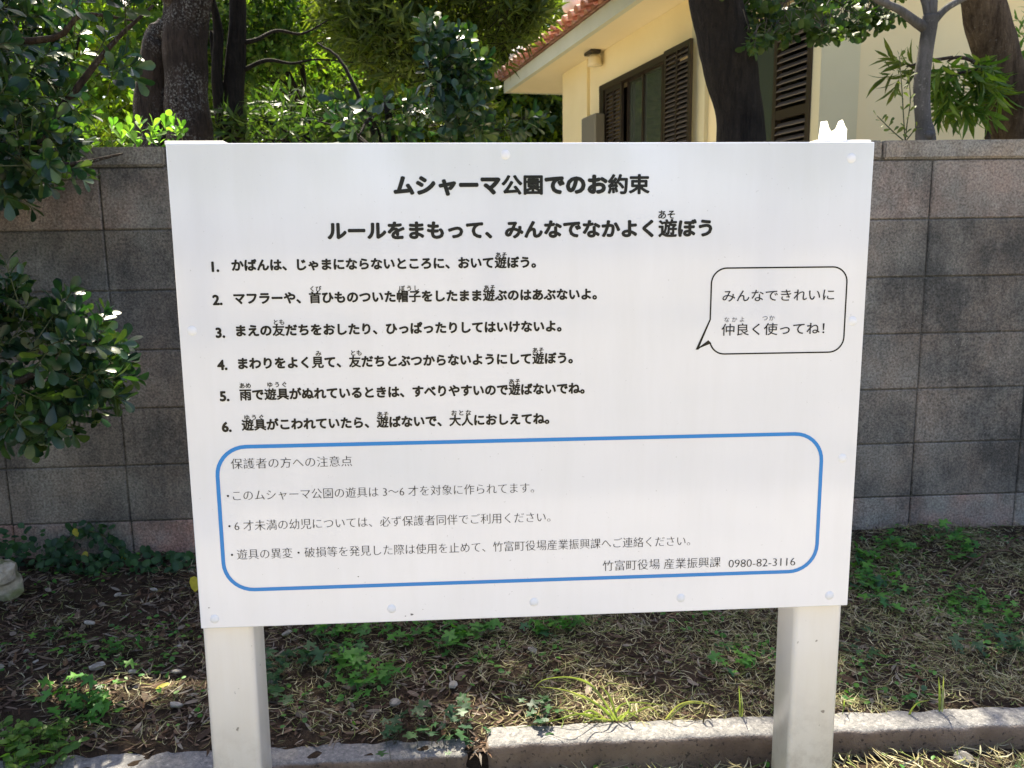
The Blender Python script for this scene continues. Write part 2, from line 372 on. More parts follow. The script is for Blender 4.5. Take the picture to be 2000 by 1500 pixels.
def _lobed():
    n = 15; V = [(0, 0, 0), (0, .5, .03)]; T = []
    for i in range(n):
        t = -2.6 + 5.2*i/(n-1); r = .42 + .14*math.cos(5*t); V.append((math.sin(t)*r, .5+math.cos(t)*r, .03*math.cos(3*t)))
    for i in range(n-1): T.append((1, 3+i, 2+i))
    return np.array(V), np.array(T)
TPL['lobed'] = _lobed()
def frames(D, up=None, roll=.35):
    """leaf frames from directions D (n,3): columns x,y,z"""
    n = len(D); D = D/np.linalg.norm(D, axis=1)[:, None]
    if up is None: up = np.tile([0, 0, 1.0], (n, 1))
    up = up + rng.normal(0, roll, (n, 3))
    Z = up - D*np.sum(up*D, 1)[:, None]; Z /= np.linalg.norm(Z, axis=1)[:, None]+1e-9
    X = np.cross(D, Z)
    return np.stack([X, D, Z], 2)
def leaves_arrays(tpl, P, Mx, S, tint=None):
    V0, T0 = TPL[tpl]; n = len(P)
    V = np.einsum('nij,kj->nki', Mx, V0)*S[:, None, None] + P[:, None, :]
    T = T0[None] + (np.arange(n)*len(V0))[:, None, None]
    t = rng.random(n) if tint is None else tint
    return V.reshape(-1, 3), T.reshape(-1, 3), np.repeat(t, len(V0))
def twigs(P, A, nl, tl, ls, spread=(75, 30), lsvar=.25):
    """rosettes: P,A (n,3) base & axis; nl leaves per twig; returns leaf P, M, S"""
    n = len(P); A = A/np.linalg.norm(A, axis=1)[:, None]
    ref = np.tile([.3, .2, 1.0], (n, 1)) + rng.normal(0, .3, (n, 3)); B = np.cross(A, ref); B /= np.linalg.norm(B, axis=1)[:, None]; Cc = np.cross(A, B)
    j = np.arange(nl); f = (j+.5)/nl
    ph = j[None, :]*2.4 + rng.random(n)[:, None]*6.28 + rng.normal(0, .25, (n, nl))
    th = np.radians(spread[0]*(1-f)+spread[1]*f)[None, :] + rng.normal(0, .15, (n, nl))
    rad = B[:, None, :]*np.cos(ph)[..., None] + Cc[:, None, :]*np.sin(ph)[..., None]
    D = A[:, None, :]*np.cos(th)[..., None] + rad*np.sin(th)[..., None]
    pos = P[:, None, :] + A[:, None, :]*(tl*f)[None, :, None]
    up = np.repeat(A[:, None, :], nl, 1)
    D = D.reshape(-1, 3); pos = pos.reshape(-1, 3)
    Mx = frames(D, up.reshape(-1, 3), .25)
    S = ls*(1 + rng.uniform(-lsvar, lsvar, len(pos)))
    return pos, Mx, S
# places the sun reaches through the canopy (ground / kerb / roof / trunks): gaps in the crowns along those rays
SUNSPOTS = []
def gap_ok(P, extra=0.0):
    s = np.array(SUN); ok = (P[:, 1] - P[:, 2]*s[1]/s[2] > .85) | (P[:, 2] < 1.6) | ((P[:, 0] < -1.15) & (P[:, 1] < 2.6))
    for c, r in SUNSPOTS:
        d = P - np.array(c); t = d @ s; q = np.linalg.norm(d - t[:, None]*s, axis=1)
        ok &= ~((q < r+extra) & (t > .15))
    return ok
def blob_pts(blobs, n, clump=1.0, thr=-.1, shell=.5):
    out = []
    vol = np.array([b[1][0]*b[1][1]*b[1][2] for b in blobs]); vol = vol/vol.sum()
    for (c, r), f in zip(blobs, vol):
        k = max(4, int(n*f)); d = rng.normal(0, 1, (k*2, 3)); d /= np.linalg.norm(d, axis=1)[:, None]
        rr = rng.random(k*2)**(1/3); rr = np.where(rng.random(k*2) < shell, .75+.25*rr, rr)
        p = np.array(c) + d*rr[:, None]*np.array(r)
        p = p[wob(p, 2.2*clump, c[0]*3) > thr][:k]
        A = (p-np.array(c))/np.array(r); A /= np.linalg.norm(A, axis=1)[:, None]+1e-9
        out.append((p, A))
    return np.vstack([o[0] for o in out]), np.vstack([o[1] for o in out])
def stems_arrays(P, A, L, r):
    """thin 3-sided stems running back from the twigs"""
    n = len(P); e = P + A*L; s = P - A*L*.8 + rng.normal(0, L*.15, (n, 3))
    B = np.cross(A, [0.2, .3, 1.0]); B /= np.linalg.norm(B, axis=1)[:, None]+1e-9; Cc = np.cross(A, B)
    V = []
    for k in range(3):
        o = B*math.cos(k*2.09)*r + Cc*math.sin(k*2.09)*r
        V += [s+o, e+o*.5]
    V = np.stack(V, 1).reshape(-1, 3); T0 = []
    for k in range(3):
        a, b, c, d = 2*k, (2*k+2) % 6, (2*k+3) % 6, 2*k+1
        T0 += [(a, b, c), (a, c, d)]
    T = np.array(T0)[None]+(np.arange(n)*6)[:, None, None]
    return V, T.reshape(-1, 3)
def near_filter(px, py, z, m=60): return (px > -m) & (px < 2000+m) & (py > -m) & (py < 1500+m) & (z > .2)
def foliage(root, tpl, P, Mx, S, mat, nobj=0, name='foliage', far=False, tplobj=None):
    """nobj leaves that show largest become leaf objects, the rest one foliage part"""
    base = np.array(root.location)
    idx = np.zeros(len(P), bool)
    if nobj:
        px, py, z = project(P); vis = near_filter(px, py, z, 0)
        vis &= ~((px > 330) & (px < 1700) & (py > 285) & (py < 1190))
        score = np.where(vis, S/np.maximum(z, .2), 0); order = np.argsort(-score)[:nobj]; order = order[score[order] > 0]; idx[order] = True
        V0, T0 = TPL[tplobj or tpl]; me = tri_mesh('leaf', V0, T0); me.materials.append(mat)
        for i in order:
            o = bpy.data.objects.new('leaf', me); COL.objects.link(o); o.parent = root
            m3 = Matrix([list(map(float, Mx[i][r])) for r in range(3)])
            m4 = m3.to_4x4(); m4 = Matrix.Translation(Vector(P[i]-base)) @ m4 @ Matrix.Scale(float(S[i]), 4)
            o.matrix_basis = m4
    k = ~idx
    if k.sum():
        V, T, t = leaves_arrays(tpl, P[k], Mx[k], S[k])
        link(name, tri_mesh(name, V-base, T, t, smooth=False), mat, root, kind='stuff')

# ================================================================ SETTING
def grid_ground(name, x0, x1, y0, y1, nx, ny, zf, mat):
    xs = np.linspace(x0, x1, nx); ys = np.linspace(y0, y1, ny); X, Y = np.meshgrid(xs, ys)
    Z = zf(X, Y); V = np.stack([X, Y, Z], -1).reshape(-1, 3); i = np.arange((ny-1)*nx).reshape(ny-1, nx)[:, :-1].ravel()
    T = np.concatenate([np.stack([i, i+1, i+nx+1], 1), np.stack([i, i+nx+1, i+nx], 1)])
    return link(name, tri_mesh(name, V, T), mat, kind='structure')
KY0, KY1 = 1.668, 1.748                    # kerb front / back
def bed_z(X, Y):
    P = np.stack([X, Y, X*0], -1)
    k = np.clip((Y-KY1)/.08, 0, 1)
    return (.012*wob(P, 5) + .010*wob(P, 13, 2))*k + .005*wob(P, 37, 4) + .02*np.clip((Y-2.6)/.3, 0, 1) - .004 - .014*np.clip((KY1-Y)/.02, 0, 1)
def fore_z(X, Y):
    P = np.stack([X, Y, X*0], -1)
    return -.074 + .012*wob(P, 6) + .006*wob(P, 31, 4) + .02*np.clip((X-.4)/.8, 0, 1)
grid_ground('planting_bed', -4.5, 4.5, KY0+.02, 2.92, 300, 100, bed_z, MAT['soil'])
grid_ground('path_edge_soil', -4.5, 4.5, 1.45, KY0+.03, 260, 20, fore_z, MAT['soil'])
me = mesh('ground', [(-90, -.9, -.096), (90, -.9, -.096), (90, 1.5, -.096), (-90, 1.5, -.096)], [(0, 1, 2, 3)]); link('path', me, MAT['path'], kind='structure')  # unseen pale strip, added to throw sunlight back at posts and panel
me = mesh('ground', [(-90, -120, -.10), (90, -120, -.10), (90, 1.0, -.10), (-90, 1.0, -.10)], [(0, 1, 2, 3)]); link('lawn', me, MAT['lawn'], kind='structure')
me = mesh('ground', [(-90, 2.95, -.06), (90, 2.95, -.06), (90, 120, -.06), (-90, 120, -.06)], [(0, 1, 2, 3)]); link('garden_ground', me, MAT['yard'], kind='structure')

# ---- block wall
WX0, WY, WZ = -1.1810, 2.8987, .2546+HC     # joint 0, front face, underside of coping
wall = empty('block_wall', (0, WY+.06, 0), label='weathered grey and pinkish concrete block wall behind the white notice board', cat='wall')
def wl(v): return (v[0], v[1]-(WY+.06), v[2])
bx = box_me('block', (-.1978, -.058, -.0978), (.1978, .058, .0978), .0035, 1)
bxt = bx.copy(); bxl = bx.copy()
bx.materials.append(MAT['block']); bxt.materials.append(MAT['block_top']); bxl.materials.append(MAT['block_low'])
for row in range(8):
    for c in range(-9, 16):
        z = WZ - .1 - .2*row; x = WX0 + .2 + .4*c
        me = bxt if row == 0 else (bxl if row >= 6 else bx)
        o = link('block', me, None, wall, loc=(x+random.uniform(-.001, .001), random.uniform(-.0015, .0015), z), rot=(0, 0, random.uniform(-.002, .002)))
link('mortar', box_me('mortar', wl((WX0-3.6, WY+.008, -.25)), wl((WX0+6.4, WY+.115, WZ-.002))), MAT['mortar'], wall)
for c in range(-6, 11):
    x = WX0 + .22 + .6*c
    bm = bmesh.new(); bmesh.ops.create_cube(bm, size=1)
    for v in bm.verts: v.co = Vector((v.co.x*.592, v.co.y*.128, v.co.z*.062))
    bmesh.ops.bevel(bm, geom=bm.edges[:], offset=.006, segments=2, affect='EDGES')
    me = bpy.data.meshes.new('coping_stone'); bm.to_mesh(me); bm.free()
    link('coping_stone', me, MAT['coping'], wall, loc=(x+.3, random.uniform(-.002, .002), WZ+.034))
link('mortar', box_me('mortar', (WX0-3.2, -.050, WZ-.0015), (WX0+6.6, .050, WZ+.060)), MAT['mortar'], wall)

# ---- kerb: chunky cast pieces with chipped edges
def kerb_piece(x0, x1, z1, label, dy=0.0, rz=0.0, seed=0):
    L = x1-x0; W = KY1-KY0; H = .20
    nx, ny, nz = int(L/.012), 8, 14
    bm = bmesh.new(); bmesh.ops.create_cube(bm, size=1)
    bmesh.ops.subdivide_edges(bm, edges=[e for e in bm.edges if abs((e.verts[0].co-e.verts[1].co).x) > .5], cuts=nx, use_grid_fill=True)
    bmesh.ops.subdivide_edges(bm, edges=[e for e in bm.edges if abs((e.verts[0].co-e.verts[1].co).y) > .5], cuts=ny, use_grid_fill=True)
    bmesh.ops.subdivide_edges(bm, edges=[e for e in bm.edges if abs((e.verts[0].co-e.verts[1].co).z) > .5], cuts=nz, use_grid_fill=True)
    co = np.array([v.co[:] for v in bm.verts]); nrm = np.zeros_like(co)
    P = co*np.array([L, W, H]); r = .010
    h = np.array([L, W, H])/2
    q = np.clip(P, -(h-r), h-r); d = P-q; ln = np.linalg.norm(d, axis=1); k = ln > 1e-6
    P[k] = q[k] + d[k]/ln[k, None]*r
    dirn = np.where(k[:, None], d/np.maximum(ln, 1e-6)[:, None], 0)
    edge = (np.abs(d) > 1e-6).sum(1) >= 2
    Q = P + np.array([x0*3, seed, 0])
    am = .0022*wob(Q, 60, seed) + .002*wob(Q, 25, seed+2) + np.where(edge, -.004*np.clip(wob(Q, 34, seed+5)+.2, 0, 1)-.003*np.clip(wob(Q, 90, seed), 0, 1), 0)
    P += dirn*am[:, None]
    for v, p in zip(bm.verts, P): v.co = p
    me = bpy.data.meshes.new('kerb_stone'); bm.to_mesh(me); bm.free(); shade(me)
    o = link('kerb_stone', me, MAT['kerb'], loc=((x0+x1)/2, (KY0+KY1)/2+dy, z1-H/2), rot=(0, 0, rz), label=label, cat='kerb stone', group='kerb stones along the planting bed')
    return o
kx = on_z(915, 1460, .0).x; kx2 = on_z(950, 1450, .0).x
kerb_piece(kx-1.19, kx, -.014, 'grey topped kerb stone running left behind the left post', 0.0, .004, 1)
kerb_piece(kx-2.40, kx-1.2, -.016, 'kerb stone farthest left, at the bottom left corner beside sunlit weeds', .004, .004, 2)
kerb_piece(kx2, kx2+1.45, .004, 'brown faced kerb stone with sunlit top behind the right post', -.004, -.012, 3)
kerb_piece(kx2+1.47, kx2+2.8, .003, 'kerb stone at the far right end of the row', -.02, -.012, 4)

link('gap_soil', box_me('gap_soil', (kx-.02, KY0+.012, -.20), (kx2+.02, KY1+.01, -.022), .008, 2), MAT['soil'], kind='structure')
# ================================================================ THE SIGN
BA, BR, BL_ = 0.0609, -0.0059, -0.0043
BP = Vector((-0.5639, 1.4364, .167)); BW, BH = 1.2, .8495
def board_pt(u, v, off=0.0):
    """board coordinates: u right, v down, off towards the viewer (metres)"""
    x = u*math.cos(BR)+v*math.sin(BR); z = -v*math.cos(BR)+u*math.sin(BR); y = -off
    y2 = y*math.cos(BL_) - z*math.sin(BL_); z2 = z*math.cos(BL_) + y*math.sin(BL_)
    p = Vector((BP.x + x*math.cos(BA)-y2*math.sin(BA), BP.y + x*math.sin(BA)+y2*math.cos(BA), BP.z+z2))
    p = _rz(p, -YAW); p.z += HC
    return p
O = board_pt(0, 0); BX = (board_pt(1, 0)-O).normalized(); BV = (board_pt(0, 1)-O).normalized(); BN = (board_pt(0, 0, 1)-O).normalized()
def to_board(px, py):
    p = on_plane(px, py, O, BN) - O; return p.dot(BX), p.dot(BV)
SM = Matrix((( BX.x, -BV.x*-1*-1, BN.x), (BX.y, -BV.y, BN.y), (BX.z, -BV.z, BN.z)))   # columns: right, up, towards viewer
SM = Matrix([[BX[i], -BV[i], BN[i]] for i in range(3)])
sign = bpy.data.objects.new('notice_board', None); COL.objects.link(sign)
m4 = SM.to_4x4(); m4.translation = O; sign.matrix_world = m4
tag(sign, 'white park rules notice board with black Japanese lettering on two square posts', 'sign')
def bl(px, py, off=0.0):
    u, v = to_board(px, py); return (u, -v, off)
link('panel', box_me('panel', (0, -BH, -.018), (BW, 0, 0), .0018, 3, False), MAT['sign'], sign)
# rolled edge so the metal catches the sun
for (px, py) in [(987, 302), (1663, 309), (375, 646), (1665, 627), (1645, 895), (419, 1209), (765, 1189), (1043, 1176), (1330, 1168), (1620, 1163)]:
    x, y, _ = bl(px, py)
    bm = bmesh.new()
    prof = [(0, .0013), (.0035, .0012), (.0055, .0007), (.0062, .0003), (.0082, .0003), (.0084, -.0002)]
    rings = []
    for r, z in prof[1:]:
        rings.append([bm.verts.new((r*math.cos(a*math.pi/8), r*math.sin(a*math.pi/8), z)) for a in range(16)])
    c = bm.verts.new((0, 0, prof[0][1]))
    for a in range(16):
        bm.faces.new((c, rings[0][a], rings[0][(a+1) % 16]))
        for i in range(len(rings)-1): bm.faces.new((rings[i][a], rings[i+1][a], rings[i+1][(a+1) % 16], rings[i][(a+1) % 16]))
    me = bpy.data.meshes.new('rivet'); bm.to_mesh(me); bm.free(); shade(me)
    link('rivet', me, MAT['rivet'], sign, loc=(x, y, 0))
# posts: square tubes behind the panel, in the sign's own frame
def post(xc, w, top, label=None):
    bm = bmesh.new(); d = .09; r = .010; prof = []
    for cx, cz, a0 in ((w/2-r, -r, 0), (-w/2+r, -r, 90), (-w/2+r, -d+r, 180), (w/2-r, -d+r, 270)):
        for k in range(5):
            a = R(a0+k*22.5); prof.append((cx+r*math.cos(a), cz+r*math.sin(a)))
    zs = [top, -1.55]
    rings = [[bm.verts.new((xc+p[0], y, -.0195+p[1])) for p in prof] for y in zs]
    n = len(prof)
    for i in range(n): bm.faces.new((rings[0][i], rings[0][(i+1) % n], rings[1][(i+1) % n], rings[1][i]))
    bm.faces.new(rings[0]); bm.faces.new(rings[1][::-1]); bmesh.ops.recalc_face_normals(bm, faces=bm.faces[:])
    me = bpy.data.meshes.new('post'); bm.to_mesh(me); bm.free()
    o = link('post', me, MAT['post'], sign)
    for p in me.polygons: p.use_smooth = len(p.vertices) == 4
    c = link('cap', box_me('cap', (xc-w/2-.003, top-.004, -.0195-d-.003), (xc+w/2+.003, top+.003, -.0185), .0015, 2), MAT['post'], o)
    return o
def to_post(px, py): return (on_plane(px, py, O-BN*.0195, BN)-O).dot(BX)
uL, uL2 = to_post(394, 1226), to_post(493, 1223)
uR, uR2 = to_post(1553, 1187), to_post(1646, 1184)
post((uL+uL2)/2, uL2-uL, .003); post((uR+uR2)/2, uR2-uR, .003)
# notched translucent flap on the right post's top
fl = [(1613, 277), (1612, 258), (1616, 231), (1630, 229), (1636, 243), (1641, 250), (1648, 244), (1652, 230), (1659, 227), (1666, 241), (1671, 245), (1670, 277)]
pts = [bl(x, y, 0) for x, y in fl]
V = [(p[0], p[1]-.002, -.030+.004*math.sin(i)) for i, p in enumerate(pts)] + [(p[0], p[1]-.002, -.0308+.004*math.sin(i)) for i, p in enumerate(pts)]
n = len(pts); F = [tuple(range(n))[::-1], tuple(range(n, 2*n))] + [(i, (i+1) % n, (i+1) % n+n, i+n) for i in range(n)]
link('flap', mesh('flap', V, F), MAT['flap'], sign, label='white notched flap on top of the right post')

# lettering ---------------------------------------------------------------
def text(s, px0, py0, px1=None, size=None, offset=0.0, mat='ink', name='lettering', xspan=None, spacing=1.0, center=False, em=None, lift=.0006, thin=0):
    """px0,py0: left end (middle height) of the line; px1: right end; em: em size in photo px"""
    u0, v0 = to_board(px0, py0)
    sc = to_board(px0+10, py0)[0]-u0; sc /= 10
    cu = bpy.data.curves.new('text', 'FONT'); cu.body = s; cu.resolution_u = 3; cu.offset = offset; cu.space_character = spacing
    cu.offset = 0.0
    ob = bpy.data.objects.new('text', cu); COL.objects.link(ob)
    def grab(body):
        cu.body = body; dg = bpy.context.evaluated_depsgraph_get(); dg.update()
        m = bpy.data.meshes.new_from_object(ob.evaluated_get(dg))
        r_ = [v.co.copy() for v in m.vertices], [tuple(p.vertices) for p in m.polygons]; bpy.data.meshes.remove(m); return r_
    if offset > 0:                          # heavier strokes: the glyph overprinted with small shifts, kanji a little less
        V_ = []; F_ = []; iskan = lambda c: '\u4e00' <= c <= '\u9fff'
        for kan in (0, 1):
            body = ''.join(c if iskan(c) == bool(kan) else ('\u3000' if ord(c) > 0x2fff else c) for c in s)
            if not kan and not any(not iskan(c) for c in s) or kan and not any(iskan(c) for c in s): continue
            gv, gf = grab(body); rr_ = min(offset*.7, .036 if em > 30 else .031) if kan else offset
            for q_ in range(9):
                n0 = len(V_); dx_, dy_ = (0, 0) if q_ == 8 else (rr_*math.cos(q_*math.pi/4), rr_*math.sin(q_*math.pi/4))
                V_ += [(v.x+dx_, v.y+dy_, q_*2e-5) for v in gv]; F_ += [tuple(i+n0 for i in f) for f in gf]
        me = mesh(name, V_, F_)
    else:
        gv, gf = grab(s)
        if thin:
            cnt = {}
            for f in gf:
                for a, b in zip(f, f[1:]+f[:1]): cnt[(a, b)] = cnt.get((a, b), 0)+1
            sgn = 1 if sum((gv[f[1]]-gv[f[0]]).cross(gv[f[2]]-gv[f[0]]).z for f in gf) > 0 else -1
            nrm = {}
            for (a, b) in cnt:
                if (b, a) not in cnt:
                    d = gv[b]-gv[a]; n_ = Vector((d.y, -d.x, 0))*sgn
                    if n_.length > 0:
                        n_.normalize()
                        for i_ in (a, b): nrm.setdefault(i_, Vector((0, 0, 0))); nrm[i_] += n_
            for i_, n_ in nrm.items():
                if n_.length > 1e-6:
                    n_ = n_.normalized(); gv[i_] = gv[i_] - Vector((n_.x*thin*.25, n_.y*thin, 0))
        me = mesh(name, gv, gf)
    bpy.data.objects.remove(ob); bpy.data.curves.remove(cu)
    xs = [v.co.x for v in me.vertices]; x0, x1 = min(xs), max(xs)
    e = em*sc
    if px1 is not None:
        u1, _ = to_board(px1, py0); sx = (u1-u0)/(x1-x0)
    else: sx = e
    ox = u0 - x0*sx
    if center: ox = u0 - (x0+x1)/2*sx
    for v in me.vertices:
        v.co = Vector((ox+v.co.x*sx, -v0+(v.co.y-.38)*e, v.co.z))
    me.materials.append(MAT[mat])
    return link(name, me, None, sign, loc=(0, 0, lift))
B = .024
text('ムシャーマ公園でのお約束', 768, 362, 1269, em=40, offset=.058)
text('ルールをまもって、みんなでなかよく遊ぼう', 639, 451, 1391, em=37, offset=.048)
text('あそ', 1302, 419, 1320 if 0 else None, em=18, offset=.02, center=True)
rows = [
 ('1.', 413, 519, 'かばんは、じゃまにならないところに、おいて遊ぼう。', 452, 518, 1047),
 ('2.', 415, 584, 'マフラーや、首ひものついた帽子をしたまま遊ぶのはあぶないよ。', 456, 583, 1166),
 ('3.', 421, 648, 'まえの友だちをおしたり、ひっぱったりしてはいけないよ。', 461, 646, 1097),
 ('4.', 424, 711, 'まわりをよく見て、友だちとぶつからないようにして遊ぼう。', 465, 710, 1119),
 ('5.', 429, 772, '雨で遊具がぬれているときは、すべりやすいので遊ばないでね。', 468, 771, 1142),
 ('6.', 433, 832, '遊具がこわれていたら、遊ばないで、大人におしえてね。', 472, 830, 1073)]
for num, nx, ny, s, x, y, x1 in rows:
    text(num, nx, ny+1, em=27, offset=.045); text(s, x, y, x1, em=24.5, offset=.046)
for s, x, y, em, sp in [('あそ', 979, 498, 12, 1), ('くび', 617, 564, 12, 1), ('ぼうし', 799, 563, 12, 1.35), ('あそ', 956, 562, 12, 1), ('とも', 545, 629, 12, 1),
        ('み', 622, 690, 12, 1), ('とも', 696, 689, 12, 1), ('あそ', 1051, 684, 12, 1), ('あめ', 479, 753, 12, 1), ('ゆうぐ', 541, 751, 12, 1.35), ('あそ', 1005, 745, 12, 1),
        ('ゆうぐ', 496, 815, 12, 1.35), ('あそ', 748, 809, 12, 1), ('おとな', 901, 806, 12, 1.35)]:
    text(s, x, y, em=em, offset=.022, spacing=sp, center=True)
text('みんなできれいに', 1411, 578, 1629, em=25, offset=.004, mat='thin_ink')
text('仲良く使ってね！', 1409, 644, 1610, em=25, offset=.008, mat='thin_ink')
text('なかよ', 1434, 624, em=11.5, spacing=1.6, mat='furigana_grey', center=True); text('つか', 1501, 621, em=12, spacing=1.2, mat='furigana_grey', center=True)
T_ = 0.0
text('保護者の方への注意点', 451, 906, 688, em=24, thin=.021, mat='thin_ink')
for y, x0, x1, s in [(968, 455, 1043, 'このムシャーマ公園の遊具は 3〜6 才を対象に作られてます。'), (1027, 458, 1075, '6 才未満の幼児については、必ず保護者同伴でご利用ください。'),
                     (1083, 463, 1347, '遊具の異変・破損等を発見した際は使用を止めて、竹富町役場産業振興課へご連絡ください。')]:
    text(s, x0, y, x1, em=24, thin=.021, mat='thin_ink')
    text('•', x0-12, y, em=18, mat='ink')
text('竹富町役場 産業振興課', 1177, 1105, 1407, em=23.5, thin=.021, mat='thin_ink')
text('0980-82-3116', 1423, 1100, 1553, em=23, thin=.021, mat='thin_ink')

def ribbon(path, wdt, closed=True):
    n = len(path); V = []; F = []
    P = [Vector((p[0], p[1], 0)) for p in path]
    for i in range(n):
        a = P[(i-1) % n] if closed or i else P[i]; b = P[(i+1) % n] if closed or i < n-1 else P[i]
        t = (b-a).normalized(); t1 = (P[i]-a).normalized() if (P[i]-a).length > 1e-9 else t
        nn = Vector((-t.y, t.x, 0)); ms = 1/max(.35, abs(t.dot(t1)))
        V += [P[i]+nn*wdt/2*ms, P[i]-nn*wdt/2*ms]
    for i in range(n if closed else n-1):
        j = (i+1) % n; F.append((2*i, 2*i+1, 2*j+1, 2*j))
    return V, F
def arc(cx, cy, r, a0, a1, k=9):
    return [(cx+r*math.cos(R(a0+(a1-a0)*i/k)), cy+r*math.sin(R(a0+(a1-a0)*i/k))) for i in range(k+1)]
def rrect(tl, tr, br, bl_, r):
    x0 = (tl[0]+bl_[0])/2; x1 = (tr[0]+br[0])/2; y1 = (tl[1]+tr[1])/2; y0 = (bl_[1]+br[1])/2
    return x0, x1, y0, y1
q = [bl(425, 885), bl(1604, 848), bl(1593, 1117), bl(441, 1154)]
x0 = (bl(425, 940)[0]+bl(437, 1100)[0])/2; x1 = (bl(1605, 890)[0]+bl(1595, 1070)[0])/2
y1 = (bl(480, 873)[1]+bl(1550, 847)[1])/2; y0 = (bl(490, 1151)[1]+bl(1540, 1117)[1])/2; r = .052
path = arc(x1-r, y1-r, r, 90, 0) + arc(x1-r, y0+r, r, 0, -90) + arc(x0+r, y0+r, r, -90, -180) + arc(x0+r, y1-r, r, 180, 90)
V, F = ribbon(path, .0068); link('blue_border', mesh('blue_border', V, F), MAT['blue'], sign, loc=(0, 0, .0005))
x0 = (bl(1391, 600)[0]+bl(1385, 680)[0])/2-.001; x1 = (bl(1653, 560)[0]+bl(1649, 650)[0])/2; y1 = (bl(1420, 525)[1]+bl(1620, 520)[1])/2; y0 = (bl(1420, 692)[1]+bl(1620, 687)[1])/2; r = .027
tip = bl(1361, 683); ta = bl(1387, 624); tb = bl(1385, 668)
path = arc(x1-r, y1-r, r, 90, 0) + arc(x1-r, y0+r, r, 0, -90) + arc(x0+r, y0+r, r, -90, -165) + [(tb[0], tb[1]), (tip[0], tip[1]), (ta[0], ta[1])] + arc(x0+r, y1-r, r, 180, 90)
V, F = ribbon(path, .0026); link('speech_bubble', mesh('speech_bubble', V, F), MAT['ink'], sign, loc=(0, 0, .0005))
# little scuffs and specks of dirt
for (px, py, s) in [(804, 1200, .004), (792, 1203, .0018), (826, 1190, .0012), (1000, 1155, .001), (408, 1187, .002), (700, 1126, .002), (661, 1110, .001), (1159, 355, .001), (1306, 547, .001), (1058, 918, .0008), (1419, 957, .0008), (713, 1137, .001)]:
    x, y, _ = bl(px, py); a = random.random()*6
    k = 6; V = [(s*(1 if i % 2 else .45)*math.cos(a+i*6.283/k), .5*s*math.sin(a+i*6.283/k), 0) for i in range(k)]
    link('speck', mesh('speck', V, [tuple(range(k))]), MAT['furigana_grey'], sign, loc=(x, y, .0004))

# ================================================================ HOUSE
HZ = HC + 1.67
hd = ray(566, 522); hd.z = 0; hd.normalize(); hp = Vector((hd.y, -hd.x, 0))
W0 = on_z(1104, 145, HZ); W0.z = 0
house = empty('house', W0, math.atan2(hp.y, hp.x), label='cream plastered house with red clay tile eaves behind the block wall', cat='house')
def hloc(p): d = Vector(p)-W0; return Vector((d.dot(hp), d.dot(hd), p[2]))
def hy(px, x=0.0, py=200):      # local y on the plane local x = const
    P0 = W0 + hp*x; return hloc(on_plane(px, py, P0, hp)).y
def hz(px, py, x=0.0):
    P0 = W0 + hp*x; return hloc(on_plane(px, py, P0, hp)).z
def hbox(name, lo, hi, mat, parent=house, bevel=0.0, **k):
    return link(name, box_me(name, [min(a, b) for a, b in zip(lo, hi)], [max(a, b) for a, b in zip(lo, hi)], bevel, 1), MAT[mat], parent, **k)
yc = hy(1600); HT = HZ
ya, yb = hy(1176), hy(1349); yd, ye = hy(1455), hy(1590)
zt = hz(1250, 137)
# window wall (plane x=0 facing left), with openings
hbox('wall', (0, hy(1152), .0), (.18, 0, HT), 'plaster')
hbox('wall', (0, ya, .0), (.18, hy(1152), HT), 'plaster')
hbox('wall', (-.28, hy(1112, -.28), 0), (0, .02, HT), 'plaster') if False else None
hbox('lintel', (0, yb, zt), (.18, ya, HT), 'plaster')
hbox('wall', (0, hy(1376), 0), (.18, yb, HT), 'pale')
hbox('wall', (.03, yd, 0), (.18, hy(1376), HT), 'plaster')
zt2 = hz(1540, 10)
hbox('lintel', (0, ye, max(zt2, 2.3)), (.18, yd, HT), 'plaster')
hbox('pilaster', (-.03, hy(1152), 0), (0, .0, HT), 'plaster')
# front wall facing the camera
ycf = yc
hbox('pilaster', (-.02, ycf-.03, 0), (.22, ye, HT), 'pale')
hbox('wall', (.22, ycf, 0), (1.05, ycf+.18, HT), 'plaster')
hbox('wall', (1.05, ycf+.03, 0), (5.5, ycf+.2, HT), 'plaster')
hbox('back_wall', (.18, -.18, 0), (5.5, 0, HT), 'plaster')
hbox('side_wall', (5.32, ycf+.2, 0), (5.5, -.18, HT), 'plaster')
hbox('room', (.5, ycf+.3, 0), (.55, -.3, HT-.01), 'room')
hbox('ceiling', (.18, ycf+.2, HT-.03), (5.3, -.18, HT), 'room')
